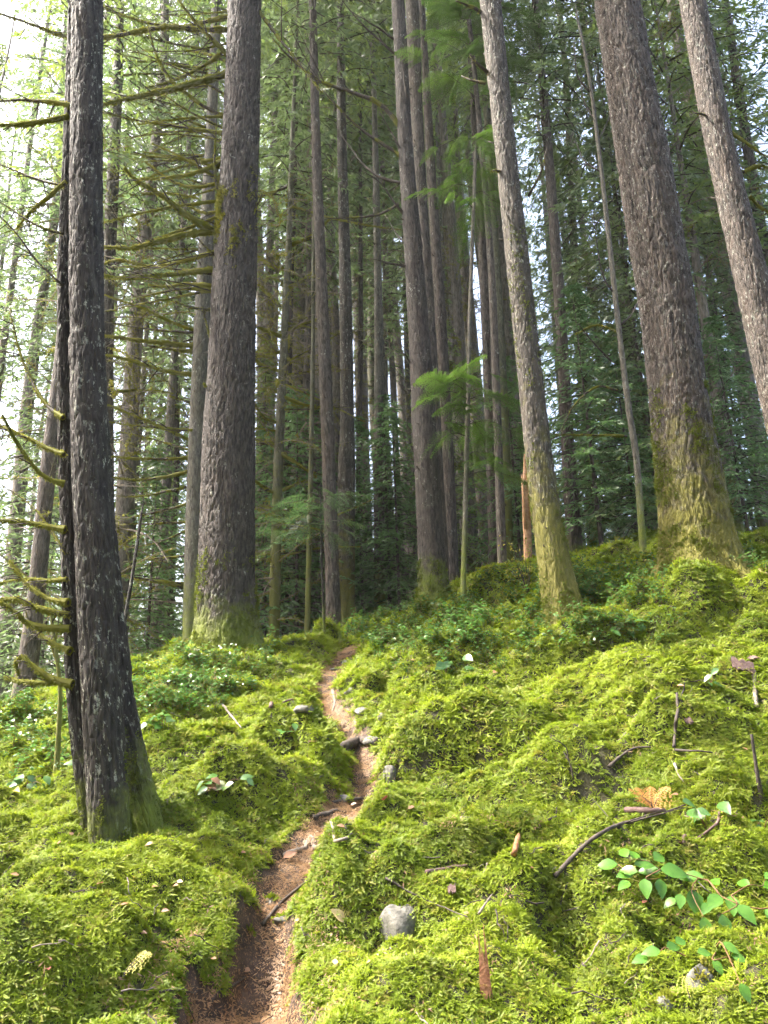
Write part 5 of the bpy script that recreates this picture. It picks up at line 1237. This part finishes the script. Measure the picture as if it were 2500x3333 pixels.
def slab(px, py, wpx, hpx, label, seed, mat='bark_scrap', name='bark_scrap', upright=False, cat='bark'):
    b = hit(px, py); r = np.random.default_rng(seed); wx = size(wpx, b); hz = size(hpx, b); N_ = gnormal(b[:1], b[1:2])[0]
    ax = unit(np.cross([0, 1.0, 0], N_)); ay = np.cross(N_, ax)
    if upright: ay, N_ = np.array([0, 0.25, 0.97]), np.array([0, -0.97, 0.25])
    n = 10; u = np.linspace(-0.5, 0.5, n); top = 0.5 + 0.18 * r.normal(0, 1, n); bot = -0.5 + 0.18 * r.normal(0, 1, n); mb = MB(); V = []
    for off in (0.0, 0.012):
        for e in (top, bot):
            V.append(b + ax * (u * wx * (0.45 if (upright and e is top) else 1.0))[:, None] + ay * (e * hz * (1 if upright else 1.6))[:, None] + N_ * (0.02 + off + 0.3 * wx * (0.25 - u ** 2) * 0.3)[:, None] + (np.array([0, 0, hz * 0.35]) if upright else 0))
    k = np.arange(n - 1)
    F = [np.stack([a * n + k, a * n + k + 1, c * n + k + 1, c * n + k], 1) for a, c in ((2, 3), (1, 0), (0, 2), (3, 1))]
    mb.add(np.vstack(V), np.vstack(F)); o = mb.build(name, [M[mat]], origin=b, smooth=False); tag(o, label, cat)
slab(2415, 2172, 72, 26, 'flat brown scrap of bark lying on the upper right slope', 1)
slab(2452, 2150, 26, 14, 'tiny scrap of bark above the flat brown one', 2)
slab(1578, 3215, 44, 130, 'rotten orange wood splinter upright in the lower moss', 3, 'rotten', 'rotten_wood', True, 'wood')
slab(2240, 2350, 22, 12, 'brown bark flake by the curving twig', 4)
slab(1470, 2900, 26, 14, 'brown bark flake on moss right of the thin black twig', 5)

def fallen(px, py, lp, mat, label, seed, group=None, up=0.35):
    r = np.random.default_rng(seed); b = hit(px, py) + [0, 0, 0.035]; l = size(lp, b); mb = MB(); a = r.uniform(0, 6.28)
    leaf_geo(mb, b, [math.cos(a), math.sin(a), r.uniform(-0.1, up)], [r.normal(0, 0.3), -0.6, 1], l, l * 0.7, fold=r.uniform(0.1, 0.6), curve=r.uniform(-0.3, 0.5))
    o = mb.build('fallen_leaf', [M[mat]], origin=b); tag(o, label, 'leaf', group)
fallen(1120, 3012, 60, 'pale_leaf', 'pale yellow fallen leaf left of the grey boulder', 1, up=0.9)
fallen(415, 2805, 28, 'pale_leaf', 'small pale fallen leaf at the foot of the double trunk', 2)
fallen(922, 2808, 46, 'dead_leaf', 'curled orange brown leaf beside the grey root on the path', 3, up=0.8)
fallen(1003, 2425, 34, 'dead_leaf', 'pinkish brown leaf on the mound left of the path', 4)
fallen(1250, 2620, 34, 'dead_leaf', 'pinkish fallen leaf right of the middle path', 5)
fallen(1350, 2642, 32, 'dead_leaf', 'brown fallen leaf farther right of the middle path', 6)
fallen(1592, 2256, 36, 'dead_leaf', 'reddish fallen leaf on the moss above the path, below the ridge', 7)
fallen(1365, 2162, 22, 'pale_leaf', 'tiny pale yellow leaf near the bushy salal sprig', 8)
fallen(46, 2585, 34, 'maple', 'bright yellow leaf at the left edge', 9)
fallen(575, 2890, 22, 'pale_leaf', 'small yellowish leaf on the moss right of the double trunk', 10)
fallen(2480, 1872, 60, 'pale_leaf', 'large pale leaf beside the foot of the massive trunk', 11)
fallen(1090, 3165, 30, 'pale_leaf', 'small tan leaf on the shaded bank below the pale yellow one', 12)
r = np.random.default_rng(88); c = 0
while c < 46:
    px, py = r.uniform(0, 2500), r.uniform(2080, 3250); p = hit(px, py)
    if p is None or p[1] > 13: continue
    fallen(px, py, r.uniform(16, 30), 'dead_leaf', 'small brown dead leaf caught in the moss', 200 + c, 'small brown leaves scattered over the moss'); c += 1

# small twigs, cone scales and needles dropped all over the moss
def twig_piece(seed):
    r = np.random.default_rng(seed); mb = MB(); L = r.uniform(0.06, 0.16); C = np.c_[np.linspace(-L / 2, L / 2, 5), r.normal(0, 0.006, 5), 0.018 + r.normal(0, 0.006, 5)]
    add_tube(mb, C, np.linspace(0.0035, 0.0015, 5), 4, 0)
    if seed % 2: add_tube(mb, np.array([C[2], C[2] + [L * 0.2, L * 0.16, 0.008]]), [0.002, 0.001], 4, 0)
    return mb.mesh('twig_piece', [M['twig'] if seed % 3 else M['twig_pale']])
n = 5200
x = rng.uniform(-6, 7, n); y = 3.3 + 10 * rng.uniform(0, 1, n) ** 1.3; k = vn(x * 0.9, y * 0.9, 0.2, 91) + 0.5 * rng.normal(0, 1, n) > 0.35; x, y = x[k], y[k]
P = np.c_[x, y, gz(x, y) + 0.012]; k = in_view(P)[0]; P = P[k]
scatter('forest_litter', [twig_piece(i) for i in range(5)] + [litter_piece(20 + i) for i in range(5)], P, align(gnormal(P[:, 0], P[:, 1]) + rng.normal(0, 0.15, P.shape), rng), rng.uniform(0.6, 1.4, len(P)), rng, 'small dark twigs and needles sprinkled over the moss', 'litter')

# dry orange frond and yellow sprig lying on the moss
def lying_frond(px, py, wpx, mat, label, seed, az, n=12, name='dry_frond', cat='frond', parts=4, spread=0.5):
    b = hit(px, py) + [0, 0, 0.05]; L = size(wpx, b); t = empty(name, b, label, cat)
    me = frond(seed, n, L, L * 0.11, mat, 0.15, 0.2)
    for i in range(parts):
        put('frond', me, t, (0, 0, 0.01 * i), (0.2, -0.75, az + (i - (parts - 1) / 2) * spread), 1 - 0.08 * i)
lying_frond(2130, 2668, 110, 'orange', 'dry orange dead frond above the short broken stick', 71, math.radians(100), parts=5, spread=0.55)
lying_frond(400, 3215, 90, 'sprig', 'yellow feathery sprig on the moss in the lower corner', 72, math.radians(35), 10, 'yellow_sprig', 'sprig', 2, 0.3)
lying_frond(2250, 3290, 70, 'sprig', 'thin pale sprig hanging in front of the rounded boulder', 73, math.radians(70), 9, 'pale_sprig', 'sprig', 1)

# ------------------------------------------------------------------ thin bright air between the trunks
def haze(x0, x1, y0, y1, z0, z1, dens):
    V = np.array([(x, y, z) for x in (x0, x1) for y in (y0, y1) for z in (z0, z1)], float)
    F = np.array([(0, 1, 3, 2), (4, 6, 7, 5), (0, 4, 5, 1), (2, 3, 7, 6), (0, 2, 6, 4), (1, 5, 7, 3)])
    m, nt, out = new_mat('haze')
    v = nd(nt, 'ShaderNodeVolumePrincipled', {'Color': (0.93, 0.95, 0.96, 1), 'Density': dens, 'Anisotropy': 0.3})
    nt.links.new(v.outputs[0], out.inputs['Volume'])
    o = MB().add(V, F).build('haze', [m], smooth=False); tag(o, 'thin pale haze hanging in the forest air', 'haze', kind='stuff')
haze(gx[0] - 2, gx[-1] + 2, gy[0] - 2, gy[-1] + 2, GZ.min() - 1.0, max(GZ.max(), 58.0) + 1.0, 0.00055)
cy.volume_bounces = 0
